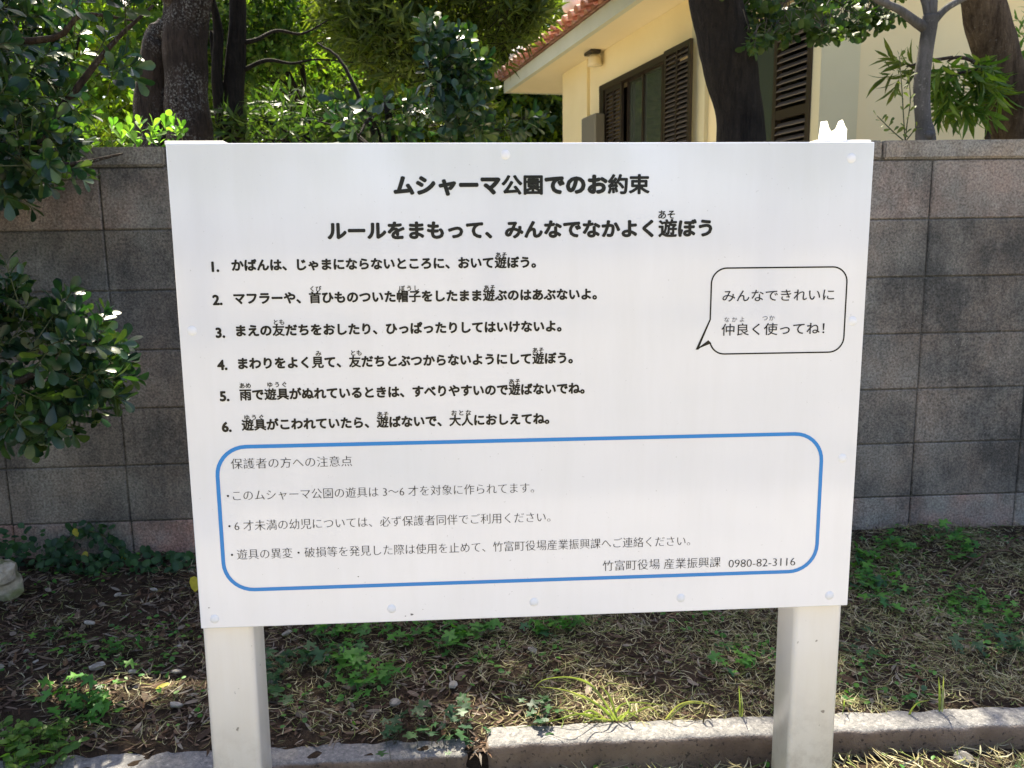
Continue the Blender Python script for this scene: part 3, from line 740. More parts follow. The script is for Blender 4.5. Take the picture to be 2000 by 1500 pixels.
# windows
def shutter(px0, px1, top0, x, zb=1.2, cols=2, pitch=.036, tilt=.8, gap=None):
    y0, y1 = hy(px0, x), hy(px1, x)      # y0 farther
    fr = link('shutter', join('shutter', [box_vf((x-.012, y1, zb), (x+.012, y1+.035, top0)), box_vf((x-.012, y0-.035, zb), (x+.012, y0, top0)), box_vf((x-.0115, y1+.035, top0-.04), (x+.0115, y0-.035, top0))] +
        ([box_vf((x-.013, (y0+y1)/2-.012, zb), (x+.011, (y0+y1)/2+.012, top0-.04))] if cols == 2 else [])), MAT['alu'], house)
    spans = [(y1+.035, (y0+y1)/2-.012), ((y0+y1)/2+.012, y0-.035)] if cols == 2 else [(y1+.035, y0-.035)]
    for a, b in spans:
        me = mesh('slat', *box_vf((-.017, 0, -.0025), (.017, b-a, .0025)))
        me.materials.append(MAT['slat'])
        z = top0-.06
        while z > zb:
            if not (gap and gap[0] < z < gap[1]):
                link('slat', me, None, fr, loc=(x, a, z), rot=(0, -tilt, 0))
            z -= pitch
        if gap: link('shutter_rail', box_me('shutter_rail', (x-.01, a, gap[0]+.005), (x+.01, b, gap[1]-.005)), MAT['alu'], fr)
shutter(1184, 1216, zt-.03, -.005, pitch=.034)
shutter(1298, 1349, hz(1325, 88, -.05), -.05, pitch=.034)
shutter(1512, 1584, 2.62, -.02, cols=1, pitch=.040, gap=(hz(1545, 232), hz(1545, 210)))
def pane(px0, px1, z0, z1, x, zb=.3):
    y0, y1 = hy(px0), hy(px1)
    w_ = link('window', join('window', [box_vf((x-.02, y1, zb), (x+.02, y1+.03, z1)), box_vf((x-.02, y0-.03, zb), (x+.02, y0, z1)), box_vf((x-.019, y1+.03, z1-.035), (x+.019, y0-.03, z1)), box_vf((x-.019, y1+.03, zb), (x+.019, y0-.03, zb+.05))]), MAT['alu'], house)
    link('pane', box_me('pane', (x-.003, y1+.03, zb+.05), (x+.003, y0-.03, z1-.035)), MAT['glass'], w_)
pane(1218, 1251, 0, zt, .05); pane(1251, 1292, 0, zt, .03)
hbox('window_head', (-.03, ya-.0, zt-.03), (.03, yb, zt+.02), 'alu'); hbox('window_jamb', (-.03, hy(1184), .3), (.02, ya-.002, zt-.03), 'alu')
pane(1460, 1508, 0, 2.6, .04); hbox('window_jamb', (-.03, ye+.002, .3), (.03, hy(1583), 2.6), 'alu')
# meter box, wall light
yb0, yb1 = hy(1141, -.1), hy(1168, -.1); zb1 = hz(1150, 228, -.1)
hbox('meter_box', (-.13, yb1, zb1-.42), (-.03, yb0, zb1), 'grey', bevel=.012)
lp = on_z(1157, 100, HZ); ll = hloc(lp)
lam = hbox('eave_light', (ll.x-.05, ll.y-.09, HZ-.03), (ll.x+.05, ll.y+.09, HZ-.001), 'black', bevel=.006)
V, T = tube_arrays([(ll.x+.01, ll.y-.02, HZ-.028), (ll.x+.012, ll.y-.02, HZ-.06), (ll.x+.015, ll.y-.02, HZ-.13)], [.03, .055, .065], 14, 0, 3)
link('lamp_shade', tri_mesh('lamp_shade', V, T), MAT['soffit'], lam)
# eaves
Fp = hloc(on_z(990, 181, HZ)); ex, ey = Fp.x, Fp.y
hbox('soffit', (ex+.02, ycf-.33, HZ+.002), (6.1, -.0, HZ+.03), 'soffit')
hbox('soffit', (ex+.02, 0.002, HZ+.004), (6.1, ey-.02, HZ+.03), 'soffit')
fh = .125
hbox('fascia', (ex-.03, ycf-.35, HZ-.004), (ex+.019, ey+.02, HZ+fh), 'fascia')
hbox('fascia', (ex+.02, ey-.018, HZ-.003), (6.1, ey+.02, HZ+fh), 'fascia')
hbox('fascia', (ex+.02, ycf-.35, HZ-.003), (6.1, ycf-.332, HZ+fh), 'fascia')
# roof: slopes up to the right (local +x) with half-round cover tiles
sl_ = math.tan(R(20))
rf = mesh('roof_deck', [(ex-.06, ycf-.38, HZ+fh+.004), (ex-.06, ey+.05, HZ+fh+.004), (3, ey+.05, HZ+fh+.004+(3-ex)*sl_), (3, ycf-.38, HZ+fh+.004+(3-ex)*sl_),
      (6.2, ycf-.38, HZ+fh+.004), (6.2, ey+.05, HZ+fh+.004)], [(0, 1, 2, 3), (3, 2, 5, 4)])
roof = link('roof', rf, MAT['tile'], house)
def halfpipe(L, r, taper=.85, n=8):
    V = []; F = []
    for k, (x, rr) in enumerate(((0, r), (L, r*taper))):
        for i in range(n+1):
            a = math.pi*i/n; V.append((x, rr*math.cos(a), rr*math.sin(a)))
    for i in range(n): F.append((i, i+1, n+2+i, n+1+i))
    c = len(V); V += [(x*1.0, rr*.8*math.cos(math.pi*i/n), rr*.8*math.sin(math.pi*i/n)) for x, rr in ((0, r), (L, r*taper)) for i in range(n+1)]
    for i in range(n): F.append((c+i+1, c+i, c+n+1+i, c+n+2+i)); F.append((i+1, i, c+i, c+i+1)) 
    return mesh('tile', V, F, False)
tl = halfpipe(.27, .062); tl.materials.append(MAT['tile'])
pan = mesh('tile', *[list(a) for a in (lambda n=6: ([(x, .06*math.cos(math.pi*(1+i/n)), .035*math.sin(math.pi*(1+i/n))) for x in (0, .27) for i in range(n+1)], [(i, i+1, n+2+i, n+1+i) for i in range(n)]))()]); pan.materials.append(MAT['tile'])
ny = int((ey+.05-(ycf-.38))/.165)
for j in range(ny):
    y = ey + .02 - .165*j
    if j > 46: break
    for i in range(3):
        x = ex-.115+.24*i; z = HZ+fh+.035+(x-ex+.1)*sl_
        link('tile', tl, None, roof, loc=(x, y, z+.012*(i == 0)), rot=(0, -R(20)+.05, random.uniform(-.03, .03)))
        if i == 0: link('tile', pan, None, roof, loc=(x+.01, y-.0825, z+.0), rot=(0, -R(20), 0))
for k, (px, py) in enumerate([(1003, 108), (1108, 6)]):
    p = hloc(on_plane(px, py, W0+hp*(ex+.02), hp))
    bm = bmesh.new(); bmesh.ops.create_icosphere(bm, subdivisions=3, radius=1)
    for v in bm.verts: v.co = Vector((v.co.x*.10, v.co.y*.10, v.co.z*.09))*(1+.15*math.sin(v.co.x*9+v.co.z*7))
    me = bpy.data.meshes.new('roof_plaster'); bm.to_mesh(me); bm.free(); shade(me); link('roof_plaster', me, MAT['lime'], roof, loc=(p.x+.06, p.y, p.z))

# ================================================================ PLANTS
# sun spots: kerb top patches, bottom-left weeds, board top, roof eave, trunk rim
def spot(px, py, z, r): SUNSPOTS.append((tuple(on_z(px, py, z)), r))
for px, py, r in [(970, 1445, .06), (1040, 1442, .08), (1120, 1437, .08), (1200, 1430, .07), (1270, 1425, .03), (1355, 1420, .038), (1497, 1420, .02), (1660, 1410, .04), (1710, 1406, .035), (1910, 1396, .04), (1985, 1390, .06), (885, 1458, .03), (1200, 1385, .07), (1165, 1350, .04)]:
    spot(px, py, .01, r)
for px, py, r in [(40, 1465, .07), (85, 1440, .05), (15, 1490, .06), (1720, 1490, .05), (1850, 1480, .05), (215, 1475, .02)]: spot(px, py, 0.0, r)
for u in np.linspace(-.02, 1.22, 22): SUNSPOTS.append((tuple(board_pt(u, -.01)), .055))
SUNSPOTS.append((tuple(on_y(1640, 250, 1.5)), .09))
for t in np.linspace(0, 1, 16):
    p = W0 + hp*ex + hd*(ey*(1-t) + (yc-.5)*t); SUNSPOTS.append(((p.x, p.y, HZ+.15), .35))
def trunk_tree(name, label, cat, base, limbs, mat, seg=12, rough=.12, group=None):
    root = empty(name, base, label=label, cat=cat, group=group)
    arrs = [tube_arrays(p, r, seg if k == 0 else 8, rough, 5, k*2.1+base[0]) for k, (p, r) in enumerate(limbs)]
    V, T = arrs[0]; link('trunk', tri_mesh('trunk', V-np.array(base), T), mat, root)
    for V, T in arrs[1:]: link('limb', tri_mesh('limb', V-np.array(base), T), mat, root)
    return root
def at(px, py, y): return tuple(on_y(px, py, y))
def crown(root, blobs, n, tpl, ls, mat, nl=8, tl=.12, nobj=0, thr=-.15, clump=1.0, keep=None, outward=.7, up=.35, grav=0.0, spread=(75, 30), stem=True, gaps=True, tplobj=None, shell=.5, stemmat='bark_dark'):
    P, A = blob_pts(blobs, n, clump, thr, shell)
    A = A*outward + np.array([0, 0, up-grav]) + rng.normal(0, .35, A.shape); A /= np.linalg.norm(A, axis=1)[:, None]
    ok = gap_ok(P, ls*.3) if gaps else np.ones(len(P), bool)
    if keep is not None: px, py, z = project(P); ok &= keep(px, py, z)
    P, A = P[ok], A[ok]
    LP, LM, LS = twigs(P, A, nl, tl, ls, spread)
    if gaps: k = gap_ok(LP, ls*.7); LP, LM, LS = LP[k], LM[k], LS[k]
    foliage(root, tpl, LP, LM, LS, MAT[mat], nobj, tplobj=tplobj)
    if stem and len(P):
        V, T = stems_arrays(P, A, tl, .0016+ls*.015); link('twigs', tri_mesh('twigs', V-np.array(root.location), T), MAT[stemmat], root, kind='stuff')
OUT = lambda px, py, z: (py < -10) | (px < -20) | (px > 2020)          # outside the picture
NOSKY = lambda px, py, z: np.ones(len(px), bool)

# -- front left: overhanging branch with waxy obovate leaves, in front of the wall
lt = trunk_tree('overhanging_tree', 'dark green waxy leaved branches hanging over the wall at the upper left', 'tree', (-1.75, 2.45, -.05),
   [([(-1.75, 2.45, -.05), (-1.85, 2.48, .7), (-1.80, 2.5, 1.4), (-1.7, 2.55, 2.2), (-1.55, 2.6, 3.0)], [.05, .045, .04, .03, .02]),
    ([(-1.80, 2.5, 1.35), at(30, 300, 2.55), at(120, 210, 2.6), at(215, 90, 2.65), at(300, 10, 2.7)], [.02, .014, .011, .008, .004]),
    ([(-1.7, 2.5, 1.2), at(60, 330, 2.5), at(150, 320, 2.5), at(240, 300, 2.55)], [.015, .010, .007, .003]),
    ([(-1.78, 2.5, 1.7), at(60, 80, 2.5), at(160, 30, 2.5), at(260, 40, 2.6)], [.015, .010, .006, .003])], MAT['bark_brown'], 8)
def kl(px, py, z):
    edge = np.where(py < 60, 300+40*np.sin(py*.1), np.where(py < 255, 228+20*np.sin(py*.06), 260-(py-255)*1.2))
    return (px < edge) & (py < 365 - 0.25*px + 22*np.sin(px*.06))
crown(lt, [(at(120, 120, 2.6), (.42, .25, .36)), (at(40, 260, 2.5), (.28, .22, .22)), (at(-150, 100, 2.6), (.4, .3, .45)), (at(190, 300, 2.6), (.2, .15, .09))], 950, 'obovate', .047, 'leaf_dark', 9, .065, nobj=300, keep=kl, up=.15, gaps=False, stemmat='stem', shell=.3)
crown(lt, [((-1.7, 2.7, 2.9), (.8, .5, .5)), ((-2.4, 2.5, 2.1), (.5, .4, .5))], 300, 'obovate_low', .06, 'leaf_dark', 9, .09, keep=OUT, up=.15)
crown(lt, [((-1.9, 1.9, 2.3), (.7, .55, .5)), ((-2.3, 1.3, 1.7), (.6, .5, .6)), ((-1.7, 1.2, 2.5), (.5, .5, .35)), ((-2.2, 2.3, 1.2), (.4, .35, .6)), ((-1.9, 2.7, 2.2), (.6, .3, .4))], 620, 'obovate_low', .065, 'leaf_dark', 9, .09, keep=OUT, up=.15)  # unseen leaves added out of frame to shade the left wall and bed
crown(lt, [((-1.75, 1.5, 2.15), (.45, .5, .3)), ((-2.0, .9, 2.0), (.5, .5, .5)), ((-2.1, 1.7, 1.0), (.4, .4, .6))], 520, 'obovate_low', .065, 'leaf_dark', 9, .09, keep=OUT, up=.15)  # more added unseen leaves, deepening the shade on the left
# -- low shrub on the left edge
ls_ = trunk_tree('waxy_shrub', 'rounded dark green waxy shrub at the left edge in front of the wall', 'shrub', (-1.62, 2.25, -.03),
   [([(-1.62, 2.25, -.03), (-1.60, 2.25, .3), at(-60, 760, 2.2)], [.03, .025, .018]), ([at(-60, 780, 2.2), at(50, 740, 2.2), at(150, 680, 2.2), at(215, 660, 2.2)], [.014, .009, .006, .003]),
    ([at(-60, 790, 2.2), at(30, 800, 2.15), at(90, 830, 2.15)], [.012, .008, .003])], MAT['bark_brown'], 8)
def ks(px, py, z):
    cx, cy = -20, 700; a = np.arctan2(py-cy, px-cx); rr = np.hypot((px-cx)/235, (py-cy)/165)
    return rr < 1+.10*np.sin(a*5+1)+.07*np.sin(a*11)
crown(ls_, [(at(-10, 700, 2.2), (.30, .2, .22)), (at(-170, 690, 2.25), (.2, .2, .2)), (at(100, 690, 2.2), (.15, .13, .12))], 420, 'obovate', .045, 'leaf_dark', 9, .06, nobj=300, keep=ks, up=.15, gaps=False, stemmat='stem', shell=.35)
# -- young sprig on the coping, lit from behind
sp = empty('young_sprig', on_y(330, 290, 2.95), label='bright young leafy sprig poking over the coping left of the board', cat='plant')
Pp = np.array([at(x, y, 2.97+random.uniform(-.05, .08)) for x, y in [(255, 275), (275, 262), (300, 268), (322, 262), (345, 268), (355, 272), (290, 285), (310, 295), (335, 298), (270, 300), (240, 290), (215, 265), (110, 270), (130, 262)]])
LP, LM, LS = twigs(Pp, np.tile([.1, -.1, 1.0], (len(Pp), 1))+rng.normal(0, .25, (len(Pp), 3)), 7, .04, .038, (60, 15)); foliage(sp, 'obovate', LP, LM, LS, MAT['leaf_bright'], 90)
V, T = stems_arrays(Pp, np.tile([.1, 0, 1.0], (len(Pp), 1)), .05, .0016); link('twigs', tri_mesh('twigs', V-np.array(sp.location), T), MAT['stem'], sp, kind='stuff')
for x, y, r in [(300, 270, .14), (340, 275, .1), (250, 280, .12), (120, 268, .1)]: SUNSPOTS.append((at(x, y, 2.97), r))

# -- trunks behind the wall, left
ta_ = trunk_tree('thick_trunk_tree', 'thickest lichen flecked twin trunk behind the wall, left of the board top', 'tree', (-2.05, 5.0, 0),
   [([at(372, 420, 5), at(370, 275, 5.0), at(362, 160, 5.0), at(362, 60, 5.0), at(385, -60, 5.0), at(400, -300, 5.1), (-1.7, 5.2, 5.6)], [.145, .125, .115, .115, .10, .08, .04]),
    ([at(308, 420, 5.15), at(308, 275, 5.15), at(305, 170, 5.15), at(318, 80, 5.12), at(345, 30, 5.1), at(330, -200, 5.3)], [.135, .125, .115, .10, .07, .05]),
    ([at(370, 40, 5.0), at(300, -60, 4.9), at(210, -260, 4.7)], [.06, .05, .03]), ([at(385, -60, 5), at(480, -160, 4.8), at(620, -330, 4.6)], [.05, .04, .02])], MAT['bark_lichen'], 16, .13)
crown(ta_, [((-1.6, 5.5, 5.6), (1.6, 1.6, .6)), ((-3.0, 5.2, 5.4), (1.3, 1.3, .6)), ((-.6, 5.4, 5.8), (1.2, 1.4, .5))], 2000, 'oval_low', .085, 'leaf_mid', 9, .16, keep=OUT)
tb_ = trunk_tree('twin_stem_tree', 'slim twin stemmed tree just right of the thick lichen flecked trunk', 'tree', (-1.5, 5.4, 0),
   [([at(452, 420, 5.4), at(455, 275, 5.4), at(458, 160, 5.4), at(464, 60, 5.4), at(466, -60, 5.4), at(480, -300, 5.4)], [.085, .075, .062, .052, .045, .03]),
    ([at(448, 330, 5.38), at(436, 240, 5.38), at(424, 160, 5.36), at(426, 60, 5.36), at(410, -20, 5.3)], [.06, .045, .035, .028, .015]),
    ([at(436, 200, 5.36), at(420, 120, 5.4), at(412, 60, 5.4)], [.03, .02, .01]),
    ([at(466, 85, 5.4), at(500, 78, 5.4), at(540, 60, 5.5), at(590, 66, 5.6), at(640, 40, 5.6)], [.018, .012, .010, .008, .004]),
    ([at(470, 140, 5.4), at(520, 118, 5.4), at(570, 124, 5.5), at(620, 116, 5.5), at(690, 122, 5.6)], [.014, .011, .008, .006, .003])], MAT['bark_dark'], 12, .12)
crown(tb_, [((-1.0, 5.9, 5.8), (1.2, .9, .5))], 400, 'oval_low', .08, 'leaf_mid', 9, .15, keep=OUT)

# -- dark leaning trunk in front of the house
tc = trunk_tree('dark_leaning_tree', 'thick dark leaning trunk in front of the house windows', 'tree', (.95, 3.7, 0),
   [([at(1462, 520, 3.62), at(1448, 275, 3.62), at(1437, 190, 3.62), at(1418, 90, 3.62), at(1398, -5, 3.62), at(1375, -150, 3.65), at(1340, -420, 3.8), (.6, 4.6, 4.4), (.7, 5.3, 5.8)], [.11, .100, .103, .110, .108, .10, .08, .06, .03]),
    ([at(1390, -60, 3.64), at(1480, -160, 3.7), at(1600, -330, 3.8)], [.05, .04, .025]), ([at(1370, -180, 3.65), at(1250, -300, 3.8), at(1100, -520, 4.0)], [.055, .04, .02])], MAT['bark_dark'], 18, .10)
crown(tc, [((.5, 5.4, 5.9), (1.3, 1.5, .5)), ((1.6, 5.4, 6.1), (1.3, 1.5, .5))], 1400, 'oval_low', .07, 'leaf_mid', 9, .13, keep=OUT)
# -- thin grey forked tree
td = trunk_tree('grey_forked_tree', 'slender smooth grey tree forking into three limbs above the coping', 'tree', (1.58, 3.3, 0),
   [([at(1812, 420, 3.3), at(1808, 275, 3.3), at(1803, 235, 3.3), at(1800, 165, 3.3), at(1808, 100, 3.3), at(1815, 55, 3.3), at(1818, 30, 3.3)], [.045, .038, .030, .031, .028, .029, .03]),
    ([at(1812, 58, 3.3), at(1785, 40, 3.3), at(1755, 18, 3.3), at(1720, 2, 3.3), at(1640, -40, 3.3)], [.022, .018, .015, .013, .008]),
    ([at(1815, 40, 3.3), at(1808, 10, 3.3), at(1798, -25, 3.3), at(1780, -120, 3.25)], [.018, .013, .012, .006]),
    ([at(1818, 40, 3.3), at(1822, 0, 3.3), at(1828, -50, 3.35), at(1840, -200, 3.4)], [.022, .018, .015, .008]),
    ([at(1818, 48, 3.3), at(1842, 22, 3.3), at(1870, 3, 3.3), at(1940, -30, 3.3)], [.018, .014, .013, .008]),
    ([at(1810, 262, 3.28), at(1822, 268, 3.26)], [.020, .017])], MAT['bark_grey'], 14, .06)
def kd(px, py, z):
    lower = 62 + 22*np.sin(px*.035) + np.where((px > 1600) & (px < 1740), 22, 0) - np.clip((px-1700)*.9, 0, 200) - np.clip((1470-px)*1.0, 0, 200)
    return (py < lower) & (px > 1415)
crown(td, [(at(1530, 10, 3.35), (.30, .25, .15)), (at(1670, 20, 3.3), (.22, .2, .15)), (at(1600, -60, 3.4), (.5, .4, .2)), (at(1980, -20, 3.4), (.2, .2, .08))], 900, 'round', .036, 'leaf_shade', 9, .06, nobj=300, keep=kd, up=-.1, gaps=False, stemmat='bark_grey', shell=.2)
bush_cover = [((1.2, 3.9, 3.0), (.8, .4, .3))]; crown(td, bush_cover, 50, 'oval_low', .06, 'leaf_shade', 9, .1, keep=OUT, gaps=False)
crown(td, [((1.5, 3.4, 3.3), (.9, .4, .3))], 160, 'oval_low', .05, 'leaf_mid', 9, .09, keep=OUT)
# -- right leaning trunk with sunlit rim
te = trunk_tree('ridged_bark_tree', 'leaning brown ridged trunk with sunlit left rim at the right edge', 'tree', (2.15, 3.9, 0),
   [([at(2010, 420, 3.9), at(1990, 275, 3.9), at(1968, 190, 3.9), at(1945, 100, 3.9), at(1920, 10, 3.9), at(1895, -90, 3.9), at(1860, -350, 4.0), (2.3, 5.0, 5.0), (2.5, 5.5, 6.1)], [.118, .110, .104, .095, .088, .08, .06, .045, .02]),
    ([at(1915, -30, 3.9), at(2000, -160, 3.8), at(2150, -300, 3.8)], [.05, .04, .02])], MAT['bark_pale'], 18, .10)
crown(te, [((2.7, 5.6, 6.2), (1.4, 1.5, .5))], 800, 'oval_low', .08, 'leaf_mid', 9, .15, keep=OUT)
for px, py in [(1886, 20), (1900, 70), (1915, 120), (1928, 170), (1942, 220), (1955, 260)]: SUNSPOTS.append((at(px, py, 3.95), .16))
# -- drooping narrow leaved shrub and bright bush at the right
dr = empty('drooping_shrub', (2.0, 3.75, 0), label='narrow leaved shrub drooping between the grey tree and the ridged trunk', cat='shrub')
for p in ([at(1975, 200, 3.85), at(1930, 150, 3.8), at(1900, 120, 3.75), at(1870, 112, 3.7), at(1850, 120, 3.7)], [at(1975, 200, 3.85), at(1930, 140, 3.8), at(1895, 138, 3.75), at(1850, 150, 3.7)], [at(2010, 330, 3.9), at(1990, 240, 3.85), at(1975, 200, 3.85)], [at(1860, 112, 3.7), at(1810, 120, 3.68), at(1770, 130, 3.68)]):
    tube_obj('stem', p, [.008]*(len(p)-1)+[.003], MAT['bark_brown'], dr, 6)
Pp = np.array([at(rng.uniform(1835, 1945), rng.uniform(110, 200), 3.75+rng.uniform(-.1, .1)) for _ in range(46)]); Pp = Pp[[bool(a) for a in (project(Pp)[1] > 110)]]
A = np.tile([0.0, -.1, -.75], (len(Pp), 1))+rng.normal(0, .35, (len(Pp), 3))
LP, LM, LS = twigs(Pp, A, 9, .09, .105, (70, 15)); foliage(dr, 'lance', LP, LM, LS, MAT['leaf_mid'], 240)
Pp = np.array([at(rng.uniform(1755, 1830), rng.uniform(110, 160), 3.72) for _ in range(8)])
LP, LM, LS = twigs(Pp, np.tile([-.5, 0, -.1], (len(Pp), 1))+rng.normal(0, .3, (len(Pp), 3)), 8, .08, .09, (70, 15)); foliage(dr, 'lance', LP, LM, LS, MAT['leaf_olive'], 40)
for x, y in [(1860, 120), (1890, 160), (1930, 170), (1900, 120)]: SUNSPOTS.append((at(x, y, 3.75), .12))
bb = empty('bright_bush', (2.75, 4.3, 0), label='bright sunlit green bush cut by the right edge of the picture', cat='bush')
tube_obj('stem', [(2.75, 4.3, 0), (2.7, 4.3, 1.2), (2.65, 4.3, 2.0)], [.03, .02, .01], MAT['bark_brown'], bb, 6)
crown(bb, [(at(2010, 110, 4.3), (.16, .2, .22)), (at(2080, 200, 4.3), (.2, .2, .3))], 120, 'lance', .07, 'leaf_bright', 8, .08, nobj=120, keep=lambda px, py, z: (px > 1968) | (py < 5), stemmat='stem')
SUNSPOTS.append((at(2000, 110, 4.3), .25))
# -- seedling on the coping
se = empty('seedling', at(1765, 277, 3.02), label='thin weedy seedling rising from the coping beside the grey trunk', cat='plant')
def seed_stem(pts, leaves, ls=.028):
    tube_obj('stem', [at(x, y, 3.02) for x, y in pts], [.0022]*(len(pts)-1)+[.0012], MAT['stem'], se, 5)
    P = np.array([at(x, y, 3.02) for x, y, _ in leaves]); D = np.array([[math.cos(R(a)), -.3, math.sin(R(a))] for _, _, a in leaves])
    Mx = frames(D, np.tile([0, -.5, .6], (len(P), 1)), .3); foliage(se, 'obovate', P, Mx, np.full(len(P), ls)*rng.uniform(.7, 1.1, len(P)), MAT['leaf_olive'], 60)
seed_stem([(1768, 277), (1765, 230), (1762, 180), (1757, 110)], [(1757, 110, 120), (1757, 112, 60), (1758, 115, 10), (1757, 118, 170), (1758, 125, 30), (1760, 165, 150), (1760, 188, 150), (1762, 170, 30), (1764, 215, 50), (1765, 218, 130), (1768, 235, 60), (1768, 262, 50), (1768, 250, 140)])
seed_stem([(1768, 277), (1750, 262), (1735, 248), (1722, 235), (1713, 226)], [(1750, 262, 170), (1740, 252, 190), (1735, 248, 60), (1730, 243, 200), (1722, 236, 170), (1722, 235, 60), (1713, 226, 140), (1745, 256, 50), (1738, 240, 60), (1750, 262, 50), (1728, 240, 80)])
seed_stem([(1768, 277), (1772, 240), (1778, 200), (1776, 150)], [(1775, 190, 140), (1777, 195, 60), (1776, 160, 120), (1776, 150, 90), (1776, 150, 30), (1774, 220, 50), (1777, 175, 160), (1770, 255, 150)], .03)
seed_stem([(1768, 277), (1780, 262), (1790, 248)], [(1780, 262, 60), (1790, 248, 100), (1785, 255, 20), (1775, 268, 160)], .026)

# -- middle background: trees and shrubs between the trunks and the house
def bush(name, label, cat, px, py, y, blobs, n, tpl, ls, mat, nl=9, tl=.12, keep=None, lim=(-300, 930), **k):
    b = at(px, py, y); root = empty(name, (b[0], b[1], 0), label=label, cat=cat)
    tube_obj('trunk', [(b[0], b[1], -.05), (b[0]+.05, b[1], b[2]*.5), b, (b[0]-.04, b[1]+.05, b[2]+.12)], [.035, .03, .02, .008], MAT['bark_dark'], root, 8, .1)
    for q in range(5):
        e = at(min(max(px+random.uniform(-220, 220), lim[0]), lim[1]), py+random.uniform(-160, 60), y+random.uniform(-.3, .3)); mid = tuple((a+c)/2+random.uniform(-.08, .08) for a, c in zip(b, e))
        tube_obj('limb', [(b[0], b[1], b[2]-.3), mid, e], [.017, .010, .004], MAT['bark_dark'], root, 6)
    crown(root, blobs, n, tpl, ls, mat, nl, tl, keep=keep, **k)
    return root
def HOUSE_OK(px, py, z, m=32):
    eave = 150-.90*(px-985)
    return ~((px > 985-m) & (py > eave-m) & (py < 181+m)) & ~((px > 1100-m) & (py > -60))
bush('glossy_shrub', 'glossy broad leaved shrub behind the board between the twin stems and the eave', 'shrub', 760, 230, 4.6,
     [(at(700, 50, 4.6), (.26, .3, .22)), (at(800, 150, 4.7), (.34, .3, .22)), (at(920, 235, 4.7), (.34, .25, .10)), (at(740, 220, 4.6), (.20, .2, .10))], 420, 'obovate', .068, 'leaf_dark', 8, .10, keep=lambda a, b, c: HOUSE_OK(a, b, c, 45) & (b < 290), nobj=280, gaps=False, shell=.3, lim=(620, 940))
bush('willowy_tree', 'fine narrow leaved olive green tree beside the tiled eave', 'tree', 900, 200, 6.0,
     [(at(880, 60, 6.0), (.65, .5, .40)), (at(780, 20, 6.2), (.5, .5, .3)), (at(960, -80, 6.0), (.7, .5, .4)), (at(900, 150, 6.1), (.4, .3, .25))], 2300, 'lance_low', .105, 'leaf_olive', 10, .14, keep=lambda a, b, c: HOUSE_OK(a, b, c, 52), gaps=False, up=.4)
bush('spiky_understorey', 'low spiky leaved plant just above the board behind the twin stems', 'plant', 600, 270, 5.2,
     [(at(590, 245, 5.2), (.30, .3, .12)), (at(500, 262, 5.3), (.2, .2, .10)), (at(680, 262, 5.3), (.2, .2, .10))], 120, 'lance', .10, 'leaf_shade', 9, .10, gaps=False, nobj=120)
bush('shaded_tree', 'shaded mid green tree with thin crossing branches behind the twin stems', 'tree', 590, 130, 6.8,
     [(at(560, 130, 6.8), (.6, .5, .35)), (at(640, 60, 6.9), (.5, .5, .35)), (at(560, -60, 7), (.8, .6, .4)), (at(480, 60, 6.6), (.35, .4, .3))], 2100, 'oval_low', .055, 'leaf_mid', 9, .13, keep=lambda a, b, c: HOUSE_OK(a, b, c), thr=0.0, gaps=False)
bush('corner_tree', 'leafy tree seen below the eave corner beside the house wall', 'tree', 1040, 240, 12.5,
     [(at(1040, 200, 12.5), (.9, .5, .7)), (at(930, 180, 12.5), (.9, .5, .7))], 1000, 'oval_low', .11, 'leaf_shade', 9, .15, thr=-.2)
bush('left_back_tree', 'dark tree behind the upper left branches', 'tree', 120, 130, 6.5,
     [(at(100, 100, 6.5), (1.1, .6, .7)), (at(-200, 100, 6.5), (1.0, .6, .8))], 1300, 'oval_low', .085, 'leaf_mid', 9, .15, gaps=False)
# far wood, several trees
labs = ['sunlit yellow green tree glimpsed left of the twin stems', 'sunlit tree crown showing between the twin stems and glossy shrub', 'pale green tree behind the willowy tree', 'tall bright tree above the tiled eave corner', 'far tree at the upper left corner', 'distant tree behind the house corner']
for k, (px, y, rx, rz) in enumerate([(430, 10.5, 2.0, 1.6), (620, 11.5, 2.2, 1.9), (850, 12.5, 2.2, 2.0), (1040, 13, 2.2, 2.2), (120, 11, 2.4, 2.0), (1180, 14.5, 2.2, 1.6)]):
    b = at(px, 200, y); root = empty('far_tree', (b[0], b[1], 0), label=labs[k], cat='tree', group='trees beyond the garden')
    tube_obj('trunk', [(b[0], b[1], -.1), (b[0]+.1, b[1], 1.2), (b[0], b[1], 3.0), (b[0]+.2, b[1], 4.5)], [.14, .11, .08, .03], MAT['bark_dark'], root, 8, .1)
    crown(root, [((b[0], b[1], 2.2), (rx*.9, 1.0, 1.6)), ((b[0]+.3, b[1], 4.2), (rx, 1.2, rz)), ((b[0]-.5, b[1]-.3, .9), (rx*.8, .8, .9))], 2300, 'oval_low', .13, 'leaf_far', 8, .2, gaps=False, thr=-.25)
labs = ['broad park tree behind the viewer, mirrored at the panel left', 'park tree behind the viewer, mirrored near the panel middle', 'spreading park tree behind the viewer, mirrored at the panel right']
for k, (x, y, r_) in enumerate([(-3.4, -8.5, 1.8), (.6, -11.5, 1.9), (4.6, -9.5, 1.6)]):
    root = empty('park_tree', (x, y, -.1), label=labs[k], cat='tree', group='park trees opposite the board')
    tube_obj('trunk', [(x, y, -.1), (x+.1, y, 1.4), (x, y+.1, 3.2)], [.16, .13, .07], MAT['bark_brown'], root, 10, .1)
    crown(root, [((x, y, 3.3), (r_, r_, 1.3)), ((x+1.0, y+.3, 2.4), (r_*.6, r_*.6, .8))], 700, 'oval_low', .16, 'leaf_far', 8, .2, gaps=False, thr=0.0)
